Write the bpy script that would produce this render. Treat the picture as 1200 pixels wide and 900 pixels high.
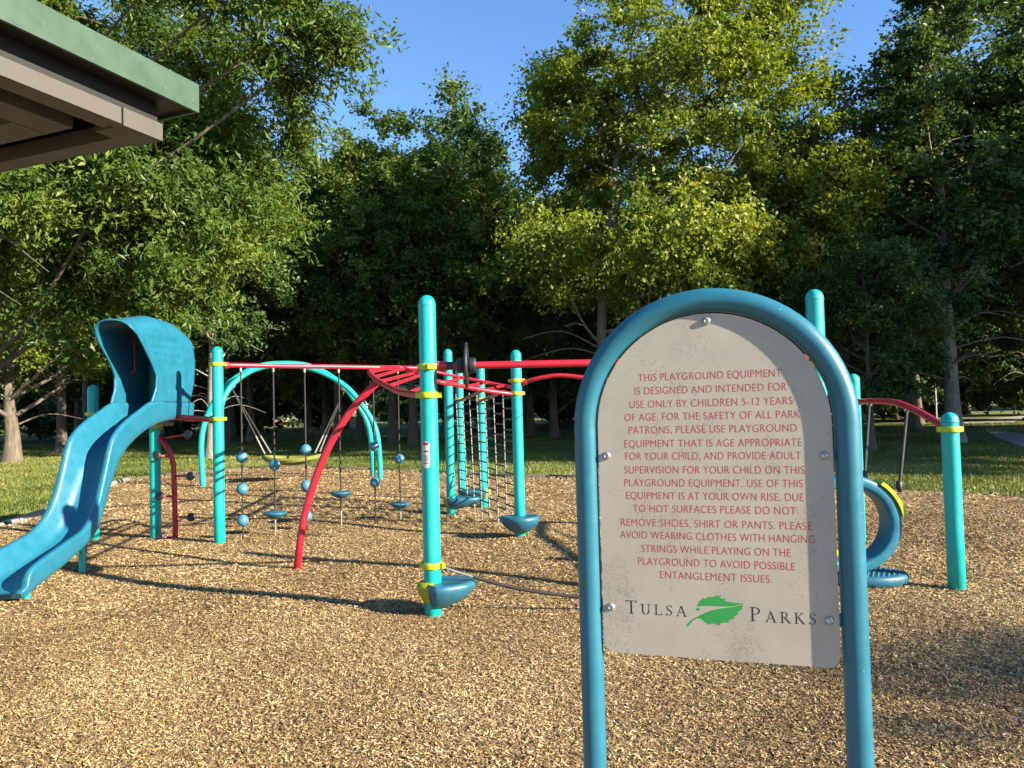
import bpy, math, random
import numpy as np
from mathutils import Vector, Matrix

# ------------------------------------------------------------------ scene
S = bpy.context.scene
COL = S.collection
for o in list(bpy.data.objects):
    bpy.data.objects.remove(o)

# ------------------------------------------------------------------ camera
CAM = Vector((0.0, 0.0, 1.54))
F_PX, CX, CY = 866.0, 600.0, 450.0          # focal length and centre of the 1200 x 900 frame
PITCH, ROLL = math.radians(1.8), 0.025
fw = Vector((0, math.cos(PITCH), math.sin(PITCH)))
r0 = Vector((1, 0, 0)); u0 = r0.cross(fw)
rt = r0 * math.cos(ROLL) - u0 * math.sin(ROLL)
up = u0 * math.cos(ROLL) + r0 * math.sin(ROLL)
cd = bpy.data.cameras.new('camera')
cd.sensor_width = 36.0; cd.lens = 36.0 * F_PX / 1200.0
cd.clip_start = 0.05; cd.clip_end = 3000
cam = bpy.data.objects.new('camera', cd); COL.objects.link(cam)
M = Matrix((rt, up, -fw)).transposed().to_4x4(); M.translation = CAM
cam.matrix_world = M
S.camera = cam

# ------------------------------------------------------------------ sky and sun
SUN_EL = math.radians(21.5)
sun_h = Vector((math.cos(math.radians(27)), -math.sin(math.radians(27)), 0))
to_sun = sun_h * math.cos(SUN_EL) + Vector((0, 0, math.sin(SUN_EL)))
W = bpy.data.worlds.new('World'); S.world = W; W.use_nodes = True
nt = W.node_tree
sky = nt.nodes.new('ShaderNodeTexSky'); sky.sky_type = 'NISHITA'
sky.sun_disc = False; sky.sun_elevation = SUN_EL
sky.sun_rotation = math.atan2(to_sun.x, to_sun.y)
sky.air_density = 1.0; sky.dust_density = 0.1; sky.ozone_density = 6.0
bg = nt.nodes['Background']; bg.inputs['Strength'].default_value = 0.09
nt.links.new(sky.outputs[0], bg.inputs[0])
sl = bpy.data.lights.new('sun', 'SUN'); sl.energy = 5.0; sl.angle = math.radians(0.5)
sl.color = (1.0, 0.89, 0.70)
so = bpy.data.objects.new('sun', sl); COL.objects.link(so)
so.rotation_euler = to_sun.to_track_quat('Z', 'Y').to_euler(); so.location = (20, -10, 20)
S.view_settings.view_transform = 'Standard'; S.view_settings.look = 'None'
S.view_settings.exposure = 1.80; S.view_settings.gamma = 1.0
S.view_settings.use_curve_mapping = False
S.render.engine = 'CYCLES'
S.cycles.max_bounces = 6; S.cycles.diffuse_bounces = 3; S.cycles.transmission_bounces = 4
S.cycles.use_denoising = True

# ------------------------------------------------------------------ survey: a sight line to a point in the world
def ray(px, py):
    return fw + rt * ((px - CX) / F_PX) + up * ((CY - py) / F_PX)
def at(px, py, Y):
    d = ray(px, py); return CAM + d * (Y / d.y)
def ground(px, py, z=0.0):
    d = ray(px, py); return CAM + d * ((z - CAM.z) / d.z)

# ------------------------------------------------------------------ materials
def new_mat(name):
    m = bpy.data.materials.new(name); m.use_nodes = True
    return m, m.node_tree, m.node_tree.nodes['Principled BSDF']
def ramp(nt, stops):
    n = nt.nodes.new('ShaderNodeValToRGB'); e = n.color_ramp.elements
    while len(e) < len(stops): e.new(0.5)
    for k, (p, c) in enumerate(stops):
        e[k].position = p; e[k].color = (*c, 1)
    return n
def tex(nt, kind, scale, **kw):
    tc = nt.nodes.new('ShaderNodeTexCoord')
    mp = nt.nodes.new('ShaderNodeMapping'); mp.inputs['Scale'].default_value = kw.pop('stretch', (1, 1, 1))
    nt.links.new(tc.outputs['Object'], mp.inputs[0])
    n = nt.nodes.new('ShaderNodeTex' + kind); n.inputs['Scale'].default_value = scale
    for k, v in kw.items(): n.inputs[k].default_value = v
    nt.links.new(mp.outputs[0], n.inputs['Vector'])
    return n
def bump(nt, bs, src, strength, dist=0.01):
    b = nt.nodes.new('ShaderNodeBump'); b.inputs['Strength'].default_value = strength
    b.inputs['Distance'].default_value = dist
    nt.links.new(src, b.inputs['Height']); nt.links.new(b.outputs[0], bs.inputs['Normal'])
def paint(name, col, rough=0.4, vary=0.12, spec=0.5, metal=0.0, nscale=9.0, bmp=0.05, scuff=None):
    m, nt, bs = new_mat(name)
    n = tex(nt, 'Noise', nscale, Detail=6.0, Roughness=0.65)
    lo = tuple(c * (1 - vary) for c in col); hi = tuple(min(1, c * (1 + vary)) for c in col)
    r = ramp(nt, [(0.3, lo), (0.7, hi)])
    nt.links.new(n.outputs['Fac'], r.inputs[0])
    out = r.outputs[0]
    if scuff:
        n2 = tex(nt, 'Noise', 38.0, Detail=8.0, Roughness=0.8)
        r2 = ramp(nt, [(0.60, (0, 0, 0)), (0.74, (1, 1, 1))])
        nt.links.new(n2.outputs['Fac'], r2.inputs[0])
        mx = nt.nodes.new('ShaderNodeMixRGB'); mx.inputs[2].default_value = (*scuff, 1)
        ml = nt.nodes.new('ShaderNodeMath'); ml.operation = 'MULTIPLY'; ml.inputs[1].default_value = 0.45
        nt.links.new(r2.outputs[0], ml.inputs[0]); nt.links.new(ml.outputs[0], mx.inputs[0])
        nt.links.new(out, mx.inputs[1]); out = mx.outputs[0]
        n3 = tex(nt, 'Noise', 150.0, Detail=2.0, Roughness=0.5); r3 = ramp(nt, [(0.765, (0, 0, 0)), (0.78, (1, 1, 1))])
        nt.links.new(n3.outputs['Fac'], r3.inputs[0])
        m3 = nt.nodes.new('ShaderNodeMixRGB'); m3.inputs[2].default_value = (0.34, 0.36, 0.35, 1)
        nt.links.new(r3.outputs[0], m3.inputs[0]); nt.links.new(out, m3.inputs[1]); out = m3.outputs[0]
    nt.links.new(out, bs.inputs['Base Color'])
    rr = ramp(nt, [(0.3, (rough * 0.8,) * 3), (0.7, (min(1, rough * 1.25),) * 3)])
    nt.links.new(n.outputs['Fac'], rr.inputs[0]); nt.links.new(rr.outputs[0], bs.inputs['Roughness'])
    bs.inputs['Specular IOR Level'].default_value = spec; bs.inputs['Metallic'].default_value = metal
    if bmp: bump(nt, bs, n.outputs['Fac'], bmp, 0.004)
    return m
MT = {}
MT['teal'] = paint('teal_paint', (0.004, 0.345, 0.315), 0.40, 0.10, scuff=(0.05, 0.31, 0.285))
MT['red'] = paint('red_paint', (0.40, 0.010, 0.024), 0.38, 0.08, scuff=(0.30, 0.02, 0.025))
MT['blue'] = paint('blue_moulded_plastic', (0.012, 0.125, 0.195), 0.42, 0.10, scuff=(0.06, 0.22, 0.33))
MT['pod'] = paint('blue_grey_plastic', (0.018, 0.105, 0.165), 0.42, 0.12, scuff=(0.06, 0.16, 0.2))
MT['ball'] = paint('pale_blue_rubber', (0.05, 0.17, 0.25), 0.45, 0.12)
MT['frame'] = paint('blue_green_powder_coat', (0.012, 0.115, 0.175), 0.40, 0.08, scuff=(0.035, 0.17, 0.24))
MT['yellow'] = paint('lime_plastic', (0.42, 0.45, 0.012), 0.42, 0.1)
MT['olive'] = paint('olive_lime_plastic', (0.28, 0.31, 0.012), 0.42, 0.1)
MT['swing'] = paint('shade_olive_rope', (0.13, 0.14, 0.02), 0.7, 0.2, nscale=30)  # lime rim darkened to olive: its shade is put into the colour
MT['chain'] = paint('dull_grey_chain', (0.17, 0.165, 0.16), 0.45, 0.25, nscale=40)
MT['black'] = paint('black_rubber', (0.014, 0.014, 0.016), 0.45, 0.2)
MT['grey_pod'] = paint('grey_rubber', (0.05, 0.05, 0.052), 0.35, 0.2)
MT['steel'] = paint('galvanised_steel', (0.45, 0.45, 0.44), 0.38, 0.15, metal=0.85)
MT['rope'] = paint('dark_rope', (0.018, 0.016, 0.016), 0.75, 0.3, nscale=60)
MT['tan'] = paint('tan_steel_shade_toned', (0.068, 0.060, 0.052), 0.6, 0.06)  # tan taken much darker; shade on the pavilion is put into the colour
MT['green_trim'] = paint('green_metal_shade_toned', (0.034, 0.070, 0.042), 0.5, 0.1, scuff=(0.06, 0.105, 0.07))  # green darkened likewise, carrying the roof's shade in its colour
MT['soffit'] = paint('soffit_boards', (0.16, 0.15, 0.135), 0.7, 0.1)
MT['eave_shade'] = paint('eave_shadow_black', (0.007, 0.0065, 0.006), 0.6, 0.1)  # near-black paints in the shadow under the eave, on soffit and fascia
MT['letter'] = paint('red_print', (0.38, 0.03, 0.055), 0.6, 0.12, nscale=60, bmp=0)
MT['ink'] = paint('black_print', (0.018, 0.018, 0.02), 0.6, 0.1, bmp=0)
MT['leaf_print'] = paint('green_print', (0.02, 0.25, 0.05), 0.55, 0.1, bmp=0)
MT['white'] = paint('white_paint', (0.72, 0.71, 0.68), 0.6, 0.06)
MT['roof'] = paint('grey_shingle', (0.10, 0.095, 0.09), 0.8, 0.3, nscale=4)
MT['glass'] = paint('dark_window', (0.02, 0.025, 0.03), 0.12, 0.1)
MT['brick'] = paint('tan_brick', (0.36, 0.25, 0.17), 0.8, 0.25, nscale=14)
MT['timber_dark'] = paint('weathered_brown_timber', (0.10, 0.082, 0.062), 0.85, 0.3, nscale=16, bmp=0.4)
MT['timber'] = paint('weathered_grey_timber', (0.25, 0.23, 0.20), 0.8, 0.3, nscale=16, bmp=0.4)
MT['label_white'] = paint('sticker_white', (0.55, 0.53, 0.50), 0.45, 0.05, bmp=0)
MT['label_red'] = paint('sticker_red', (0.40, 0.03, 0.04), 0.45, 0.05, bmp=0)
MT['stone'] = paint('brown_stone', (0.10, 0.08, 0.06), 0.8, 0.3, nscale=30, bmp=0.5)

# sign panel: pale grey-tan plastic with dirt speckle
m, nt, bs = new_mat('weathered_tan_panel')
n1 = tex(nt, 'Noise', 7.0, Detail=8.0, Roughness=0.7)
n2 = tex(nt, 'Noise', 190.0, Detail=2.0, Roughness=0.5)
n3 = tex(nt, 'Noise', 9.0, Detail=5.0, Roughness=0.6)
c1 = ramp(nt, [(0.25, (0.32, 0.285, 0.24)), (0.75, (0.40, 0.36, 0.305))])
nt.links.new(n1.outputs['Fac'], c1.inputs[0])
mul = nt.nodes.new('ShaderNodeMath'); mul.operation = 'MULTIPLY'
nt.links.new(n2.outputs['Fac'], mul.inputs[0]); nt.links.new(n3.outputs['Fac'], mul.inputs[1])
c2 = ramp(nt, [(0.31, (0, 0, 0)), (0.37, (1, 1, 1))])
nt.links.new(mul.outputs[0], c2.inputs[0])
mx = nt.nodes.new('ShaderNodeMixRGB'); mx.inputs[2].default_value = (0.19, 0.17, 0.145, 1)
ml = nt.nodes.new('ShaderNodeMath'); ml.operation = 'MULTIPLY'; ml.inputs[1].default_value = 0.5
nt.links.new(c2.outputs[0], ml.inputs[0]); nt.links.new(ml.outputs[0], mx.inputs[0])
nt.links.new(c1.outputs[0], mx.inputs[1]); nt.links.new(mx.outputs[0], bs.inputs['Base Color'])
bs.inputs['Roughness'].default_value = 0.55
bump(nt, bs, n2.outputs['Fac'], 0.05, 0.002)
MT['panel'] = m

# bark
def bark(name, lo, hi):
    m, nt, bs = new_mat(name)
    n = tex(nt, 'Noise', 7.0, Detail=8.0, Roughness=0.7, stretch=(1.6, 1.6, 0.35))
    r = ramp(nt, [(0.3, lo), (0.7, hi)]); nt.links.new(n.outputs['Fac'], r.inputs[0])
    nt.links.new(r.outputs[0], bs.inputs['Base Color']); bs.inputs['Roughness'].default_value = 0.9
    bump(nt, bs, n.outputs['Fac'], 0.9, 0.05)
    return m
MT['bark'] = bark('grey_brown_bark', (0.05, 0.04, 0.03), (0.19, 0.15, 0.115))
MT['pale_bark'] = bark('pale_bark', (0.12, 0.10, 0.08), (0.34, 0.29, 0.235))

# leaves: per-leaf tint stored on the mesh
def leafmat(name, stops, trans=0.42):
    m, nt, bs = new_mat(name)
    a = nt.nodes.new('ShaderNodeAttribute'); a.attribute_name = 'tint'
    r = ramp(nt, stops); nt.links.new(a.outputs['Fac'], r.inputs[0])
    nt.links.new(r.outputs[0], bs.inputs['Base Color'])
    bs.inputs['Roughness'].default_value = 0.48; bs.inputs['Specular IOR Level'].default_value = 0.35
    tr = nt.nodes.new('ShaderNodeBsdfTranslucent')
    h = nt.nodes.new('ShaderNodeHueSaturation'); h.inputs['Hue'].default_value = 0.485
    h.inputs['Saturation'].default_value = 1.1; h.inputs['Value'].default_value = 1.25
    nt.links.new(r.outputs[0], h.inputs['Color']); nt.links.new(h.outputs[0], tr.inputs['Color'])
    mixs = nt.nodes.new('ShaderNodeMixShader'); mixs.inputs[0].default_value = trans
    nt.links.new(bs.outputs[0], mixs.inputs[1]); nt.links.new(tr.outputs[0], mixs.inputs[2])
    nt.links.new(mixs.outputs[0], nt.nodes['Material Output'].inputs['Surface'])
    return m
MT['leaf_mid'] = leafmat('leaves_mid_green', [(0.0, (0.035, 0.075, 0.012)), (0.55, (0.088, 0.150, 0.021)), (1.0, (0.17, 0.23, 0.034))])
MT['leaf_bright'] = leafmat('leaves_yellow_green', [(0.0, (0.070, 0.115, 0.012)), (0.5, (0.165, 0.215, 0.024)), (1.0, (0.29, 0.32, 0.04))])
MT['leaf_dark'] = leafmat('leaves_dark_green', [(0.0, (0.030, 0.066, 0.014)), (0.6, (0.062, 0.115, 0.024)), (1.0, (0.115, 0.17, 0.032))], 0.36)
MT['leaf_low'] = leafmat('leaves_lime_green', [(0.0, (0.060, 0.11, 0.010)), (0.5, (0.15, 0.215, 0.022)), (0.97, (0.25, 0.30, 0.035)), (1.0, (0.45, 0.32, 0.02))])
MT['grass'] = leafmat('grass_blades', [(0.0, (0.06, 0.085, 0.016)), (0.5, (0.14, 0.175, 0.034)), (0.85, (0.20, 0.22, 0.05)), (1.0, (0.30, 0.26, 0.11))], 0.35)

# wood chips
def chip_ramp(nt):
    return ramp(nt, [(0.0, (0.045, 0.027, 0.013)), (0.25, (0.14, 0.083, 0.038)), (0.5, (0.275, 0.178, 0.074)),
                     (0.8, (0.42, 0.29, 0.130)), (1.0, (0.60, 0.46, 0.25))])
m, nt, bs = new_mat('wood_chip')
a = nt.nodes.new('ShaderNodeAttribute'); a.attribute_name = 'tint'
r = chip_ramp(nt); nt.links.new(a.outputs['Fac'], r.inputs[0]); nt.links.new(r.outputs[0], bs.inputs['Base Color'])
bs.inputs['Roughness'].default_value = 0.8
MT['chip'] = m
m, nt, bs = new_mat('wood_chip_bed')
v = tex(nt, 'Voronoi', 42.0, stretch=(1.0, 0.55, 1.0)); v2 = tex(nt, 'Voronoi', 30.0, stretch=(0.5, 1.1, 1.0))
n = tex(nt, 'Noise', 1.3, Detail=6.0, Roughness=0.6)
sep = nt.nodes.new('ShaderNodeSeparateColor'); nt.links.new(v.outputs['Color'], sep.inputs[0])
sep2 = nt.nodes.new('ShaderNodeSeparateColor'); nt.links.new(v2.outputs['Color'], sep2.inputs[0])
av = nt.nodes.new('ShaderNodeMath'); av.operation = 'ADD'
nt.links.new(sep.outputs[0], av.inputs[0]); nt.links.new(sep2.outputs[0], av.inputs[1])
ad = nt.nodes.new('ShaderNodeMath'); ad.operation = 'MULTIPLY_ADD'; ad.inputs[1].default_value = 0.40
nt.links.new(av.outputs[0], ad.inputs[0])
nz = nt.nodes.new('ShaderNodeMath'); nz.operation = 'MULTIPLY_ADD'; nz.inputs[1].default_value = 0.5; nz.inputs[2].default_value = -0.18
nt.links.new(n.outputs['Fac'], nz.inputs[0]); nt.links.new(nz.outputs[0], ad.inputs[2])
r = chip_ramp(nt); nt.links.new(ad.outputs[0], r.inputs[0]); nt.links.new(r.outputs[0], bs.inputs['Base Color'])
bs.inputs['Roughness'].default_value = 0.85
bump(nt, bs, av.outputs[0], 0.9, 0.02)
MT['bed'] = m
# lawn soil / turf
m, nt, bs = new_mat('turf')
n = tex(nt, 'Noise', 0.35, Detail=8.0, Roughness=0.7); n2 = tex(nt, 'Noise', 30.0, Detail=4.0, Roughness=0.7)
ad = nt.nodes.new('ShaderNodeMath'); ad.operation = 'MULTIPLY_ADD'; ad.inputs[1].default_value = 0.5
nt.links.new(n2.outputs['Fac'], ad.inputs[0])
hf = nt.nodes.new('ShaderNodeMath'); hf.operation = 'MULTIPLY'; hf.inputs[1].default_value = 0.5
nt.links.new(n.outputs['Fac'], hf.inputs[0]); nt.links.new(hf.outputs[0], ad.inputs[2])
r = ramp(nt, [(0.33, (0.06, 0.085, 0.018)), (0.5, (0.13, 0.155, 0.034)), (0.64, (0.20, 0.19, 0.065))])
nt.links.new(ad.outputs[0], r.inputs[0]); nt.links.new(r.outputs[0], bs.inputs['Base Color'])
bs.inputs['Roughness'].default_value = 0.9
bump(nt, bs, n2.outputs['Fac'], 1.0, 0.05)
MT['turf'] = m
m, nt, bs = new_mat('asphalt_path')
n = tex(nt, 'Noise', 60.0, Detail=4.0); r = ramp(nt, [(0.3, (0.26, 0.235, 0.20)), (0.7, (0.38, 0.345, 0.30))])
nt.links.new(n.outputs['Fac'], r.inputs[0]); nt.links.new(r.outputs[0], bs.inputs['Base Color']); bs.inputs['Roughness'].default_value = 0.9
MT['path'] = m

# ------------------------------------------------------------------ mesh helpers
class MB:
    def __init__(self): self.v = []; self.f = []; self.s = []
    def add(self, verts, faces, smooth=True):
        b = len(self.v); self.v += [tuple(p) for p in verts]
        self.f += [tuple(b + i for i in f) for f in faces]; self.s += [smooth] * len(faces)
        return self
    def box(self, lo, hi, M=None):
        x0, y0, z0 = lo; x1, y1, z1 = hi
        vs = [Vector(p) for p in ((x0,y0,z0),(x1,y0,z0),(x1,y1,z0),(x0,y1,z0),(x0,y0,z1),(x1,y0,z1),(x1,y1,z1),(x0,y1,z1))]
        if M is not None: vs = [M @ p for p in vs]
        return self.add(vs, [(0,3,2,1),(4,5,6,7),(0,1,5,4),(1,2,6,5),(2,3,7,6),(3,0,4,7)], False)
    def tube(self, pts, rad, n=14, cap=True):
        pts = [Vector(p) for p in pts]; N = len(pts)
        rs = list(rad) if hasattr(rad, '__len__') else [rad] * N
        tan = [(pts[min(i+1, N-1)] - pts[max(i-1, 0)]).normalized() for i in range(N)]
        a = tan[0].orthogonal().normalized(); vs = []; fs = []
        for i in range(N):
            a = (a - tan[i] * a.dot(tan[i]))
            a = a.normalized() if a.length > 1e-6 else tan[i].orthogonal().normalized()
            b = tan[i].cross(a)
            for k in range(n):
                t = 2 * math.pi * k / n
                vs.append(pts[i] + (a * math.cos(t) + b * math.sin(t)) * rs[i])
        for i in range(N - 1):
            for k in range(n):
                fs.append((i*n+k, i*n+(k+1)%n, (i+1)*n+(k+1)%n, (i+1)*n+k))
        self.add(vs, fs)
        if cap:
            self.add(vs[:n], [tuple(range(n-1, -1, -1))], False); self.add(vs[-n:], [tuple(range(n))], False)
        return self
    def lathe(self, prof, origin=(0,0,0), axis=(0,0,1), n=28):
        ax = Vector(axis).normalized(); a = ax.orthogonal().normalized(); b = ax.cross(a); o = Vector(origin)
        vs = []; fs = []
        for r, h in prof:
            for k in range(n):
                t = 2 * math.pi * k / n
                vs.append(o + ax * h + (a * math.cos(t) + b * math.sin(t)) * max(r, 1e-5))
        for i in range(len(prof) - 1):
            for k in range(n):
                fs.append((i*n+k, i*n+(k+1)%n, (i+1)*n+(k+1)%n, (i+1)*n+k))
        return self.add(vs, fs)
    def ball(self, c, r, sc=(1,1,1), n=20, m=12):
        vs = []; fs = []
        c = Vector(c)
        for i in range(m + 1):
            p = math.pi * i / m
            for k in range(n):
                t = 2 * math.pi * k / n
                vs.append(c + Vector((r*sc[0]*math.sin(p)*math.cos(t), r*sc[1]*math.sin(p)*math.sin(t), -r*sc[2]*math.cos(p))))
        for i in range(m):
            for k in range(n):
                fs.append((i*n+k, i*n+(k+1)%n, (i+1)*n+(k+1)%n, (i+1)*n+k))
        return self.add(vs, fs)
    def poly(self, pts, thick, Mx):
        """prism: 2D outline pts at z 0..thick through matrix Mx"""
        n = len(pts)
        lo = [Mx @ Vector((p[0], p[1], 0)) for p in pts]; hi = [Mx @ Vector((p[0], p[1], thick)) for p in pts]
        self.add(lo + hi, [tuple(range(n-1, -1, -1)), tuple(range(n, 2*n))] + [(i, (i+1)%n, n+(i+1)%n, n+i) for i in range(n)], False)
        return self
    def build(self, name, mat, parent=None, loc=None):
        me = bpy.data.meshes.new(name); off = Vector(loc) if loc is not None else Vector((0,0,0))
        if parent is not None: off = WORLD[parent.name]
        me.from_pydata([tuple(Vector(p) - off) for p in self.v], [], self.f)
        me.polygons.foreach_set('use_smooth', self.s)
        me.materials.append(mat); me.update()
        o = bpy.data.objects.new(name, me); COL.objects.link(o)
        if parent is not None: o.parent = parent; WORLD[o.name] = off
        else: o.location = off; WORLD[o.name] = off
        return o
WORLD = {}
def tag(o, label=None, cat=None, group=None, kind=None):
    if label: o['label'] = label
    if cat: o['category'] = cat
    if group: o['group'] = group
    if kind: o['kind'] = kind
    return o
def thing(name, label, cat, loc=(0,0,0), group=None):
    o = bpy.data.objects.new(name, None); COL.objects.link(o); o.location = loc; o.empty_display_size = 0.2
    WORLD[o.name] = Vector(loc)
    return tag(o, label, cat, group)
def spline(P, n=10):
    P = [Vector(p) for p in P]; out = []
    for i in range(len(P) - 1):
        p0 = P[max(i-1, 0)]; p1 = P[i]; p2 = P[i+1]; p3 = P[min(i+2, len(P)-1)]
        for k in range(n):
            t = k / n
            out.append(0.5 * ((2*p1) + (p2-p0)*t + (2*p0-5*p1+4*p2-p3)*t*t + (3*p1-p0-3*p2+p3)*t**3))
    out.append(P[-1]); return out
def array_mesh(name, V, Fq, mat, tint=None, smooth=False):
    me = bpy.data.meshes.new(name); nv, nf = len(V), len(Fq); k = Fq.shape[1]
    me.vertices.add(nv); me.vertices.foreach_set('co', V.astype(np.float32).ravel())
    me.loops.add(nf * k); me.loops.foreach_set('vertex_index', Fq.astype(np.int32).ravel())
    me.polygons.add(nf); me.polygons.foreach_set('loop_start', np.arange(0, nf*k, k, dtype=np.int32))
    me.polygons.foreach_set('use_smooth', np.full(nf, smooth))
    if tint is not None:
        a = me.attributes.new('tint', 'FLOAT', 'POINT'); a.data.foreach_set('value', tint.astype(np.float32))
    me.materials.append(mat); me.update(calc_edges=True); return me

# ================================================================== SETTING
NP = np.random.default_rng(7)
# lawn: one sheet to the horizon
mb = MB(); R_ = 900.0; K = 48
mb.add([(-R_, -R_, -0.012), (R_, -R_, -0.012), (R_, R_, -0.012), (-R_, R_, -0.012)], [(0, 1, 2, 3)])
tag(mb.build('lawn', MT['turf']), kind='structure')

# wood chip bed
edge = spline([(-7.0, -6, 0), (-8.2, 3, 0), (-7.8, 8, 0), (-7.3, 10.6, 0), (-8.1, 13.8, 0), (-9.1, 16.8, 0), (-9.2, 19.2, 0),
               (-7.6, 20.6, 0), (-4.7, 20.0, 0), (-0.8, 16.9, 0), (0.9, 15.9, 0), (3.6, 14.2, 0), (6.4, 12.4, 0), (7.8, 11.0, 0),
               (11.0, 8.0, 0), (11.5, 2, 0), (8, -6, 0), (-7.0, -6, 0)], 12)[:-1]
ctr = Vector((-0.5, 6.5, 0)); NR = 46
def bed_z(x, y):
    return 0.03 + 0.012 * (math.sin(1.7*x + 0.6*y) + math.sin(0.9*y - 1.3*x + 1.2) + 0.6*math.sin(3.1*x + 2.3*y))
vs = [(ctr.x, ctr.y, 0.0)]; fs = []
ne = len(edge)
for j in range(1, NR + 1):
    t = j / NR
    for p in edge:
        q = ctr.lerp(p, t); f = max(0.0, min(1.0, (1 - t) * 12))
        vs.append((q.x, q.y, bed_z(q.x, q.y) * f - 0.006 * (1 - f)))
for k in range(ne): fs.append((0, 1 + k, 1 + (k + 1) % ne))
for j in range(NR - 1):
    for k in range(ne):
        a0 = 1 + j*ne + k; a1 = 1 + j*ne + (k+1) % ne
        fs.append((a0, a0 + ne, a1 + ne, a1))
fs = [f[::-1] for f in fs]
mb = MB(); mb.add(vs, fs); bed = mb.build('wood_chip_ground', MT['bed']); tag(bed, kind='structure')

def inside_bed(x, y, k=1.0):
    px = np.array([ctr.x + (p.x-ctr.x)*k for p in edge]); py = np.array([ctr.y + (p.y-ctr.y)*k for p in edge])
    res = np.zeros(len(x), bool); j = len(px) - 1
    for i in range(len(px)):
        c = ((py[i] > y) != (py[j] > y)) & (x < (px[j]-px[i]) * (y-py[i]) / (py[j]-py[i] + 1e-12) + px[i])
        res ^= c; j = i
    return res
# loose chips lying on the bed (nobody could count them)
def chips(n, ymin, ymax, size, seed):
    g = np.random.default_rng(seed)
    u = g.random(n); y = ymin + (ymax - ymin) * u ** 0.85
    x = (g.random(n) * 2 - 1) * (0.78 * y + 1.1)
    L = size * (0.010 + 0.022 * g.random(n) ** 1.6); Wd = size * (0.0028 + 0.0048 * g.random(n))
    th = g.random(n) * 2 * math.pi; tilt = g.normal(0, 0.28, n); roll = g.normal(0, 0.35, n)
    d = np.stack([np.cos(th)*np.cos(tilt), np.sin(th)*np.cos(tilt), np.sin(tilt)], 1)
    s = np.stack([-np.sin(th)*np.cos(roll), np.cos(th)*np.cos(roll), np.sin(roll)], 1)
    if ymax > 10:
        k = inside_bed(x, y, .985); x, y, L, Wd, d, s = x[k], y[k], L[k], Wd[k], d[k], s[k]; n = len(x)
    z = 0.03 + 0.012 * (np.sin(1.7*x+0.6*y) + np.sin(0.9*y-1.3*x+1.2) + 0.6*np.sin(3.1*x+2.3*y)) + 0.004 + 0.008 * g.random(n)
    c = np.stack([x, y, z], 1)
    sk = (g.random(n) - 0.5)[:, None]
    V = np.stack([c - d*L[:,None] - s*(Wd*0.6)[:,None], c + d*L[:,None]*0.8 - s*Wd[:,None],
                  c + d*L[:,None] * (1 + 0.3*sk) + s*(Wd*0.7)[:,None], c - d*L[:,None]*0.85 + s*Wd[:,None]], 1).reshape(-1, 3)
    F = np.arange(4*n).reshape(-1, 4)
    lf = sum(a*np.sin(p*x + q*y + r) for a, p, q, r in ((.05, 1.1, .7, 0), (.05, -.6, 1.3, 2), (.04, 2.3, -1.6, 1), (.04, 3.7, 2.9, 4), (.03, -5.1, 4.3, 3)))
    t = np.clip(g.normal(0.54, 0.27, n) + lf, 0, 1)
    return V, F, np.repeat(t, 4)
CH = [chips(460000, 2.3, 5.6, .53, 1), chips(300000, 5.4, 10.5, .82, 2), chips(140000, 10.2, 20.4, 1.5, 3)]
V = np.concatenate([c[0] for c in CH]); Fq = np.concatenate([c[1] + sum(len(q[0]) for q in CH[:k]) for k, c in enumerate(CH)]); T = np.concatenate([c[2] for c in CH])
o = bpy.data.objects.new('wood_chips', array_mesh('wood_chips', V, Fq, MT['chip'], T)); COL.objects.link(o)
tag(o, 'loose tan and brown wood chips covering the play area', kind='stuff')

# path beyond the lawn
mb = MB()
pl = [ground(1200, 560), ground(1172, 540), ground(1150, 520), ground(1165, 502), ground(1140, 493), ground(1090, 489)]
L_ = [Vector((10.8, 13.0, -0.006)), Vector((12.6, 17.5, -0.006)), Vector((16.5, 24, -0.006)), Vector((24, 34, -0.006)), Vector((38, 50, -0.006)), Vector((20, 62, -0.006))]
c_ = spline([(14.2, 10, -0.006), (14.6, 17, -0.006), (17.5, 24, -0.006), (22.5, 33, -0.006), (30, 46, -0.006), (48, 60, -0.006)], 10)
vs = []; fs = []
for i, p in enumerate(c_):
    t = (c_[min(i+1, len(c_)-1)] - c_[max(i-1, 0)]).normalized(); s = Vector((t.y, -t.x, 0))
    vs += [p - s*1.25, p + s*1.25]
for i in range(len(c_) - 1): fs.append((2*i, 2*i+1, 2*i+3, 2*i+2))
mb.add(vs, fs); tag(mb.build('path', MT['path']), kind='structure')

# grass blades on the lawn near the bed
g = np.random.default_rng(5); n = 330000
y = 9.0 + 32 * g.random(n) ** 1.7; x = (g.random(n)*2 - 1) * (0.74*y + 1.5)
keep = ~inside_bed(x, y) & ~((np.abs(x - (13.2 + 0.32*(y-12))) < 1.4) & (y < 40)); x, y = x[keep], y[keep]; n = len(x)
th = g.random(n) * 2*math.pi; h = (0.025 + 0.035*g.random(n)) * (1 + y/50); w = 0.006 + 0.006*g.random(n) + y*0.00035
lean = g.normal(0, 0.5, (n, 2)) * h[:, None]
b = np.stack([x, y, np.full(n, -0.015)], 1); s = np.stack([np.cos(th), np.sin(th), np.zeros(n)], 1) * w[:, None]
tip = b + np.concatenate([lean, h[:, None]], 1)
V = np.stack([b - s, b + s, tip], 1).reshape(-1, 3); Fq = np.arange(3*n).reshape(-1, 3)
patch = 0.5 + 0.22*np.sin(0.9*x + 0.4*y) + 0.15*np.sin(1.7*y - 0.8*x)
T = np.repeat(np.clip(g.normal(0, 0.2, n) + patch, 0, 1), 3)
o = bpy.data.objects.new('grass', array_mesh('grass', V, Fq, MT['grass'], T)); COL.objects.link(o)
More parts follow.
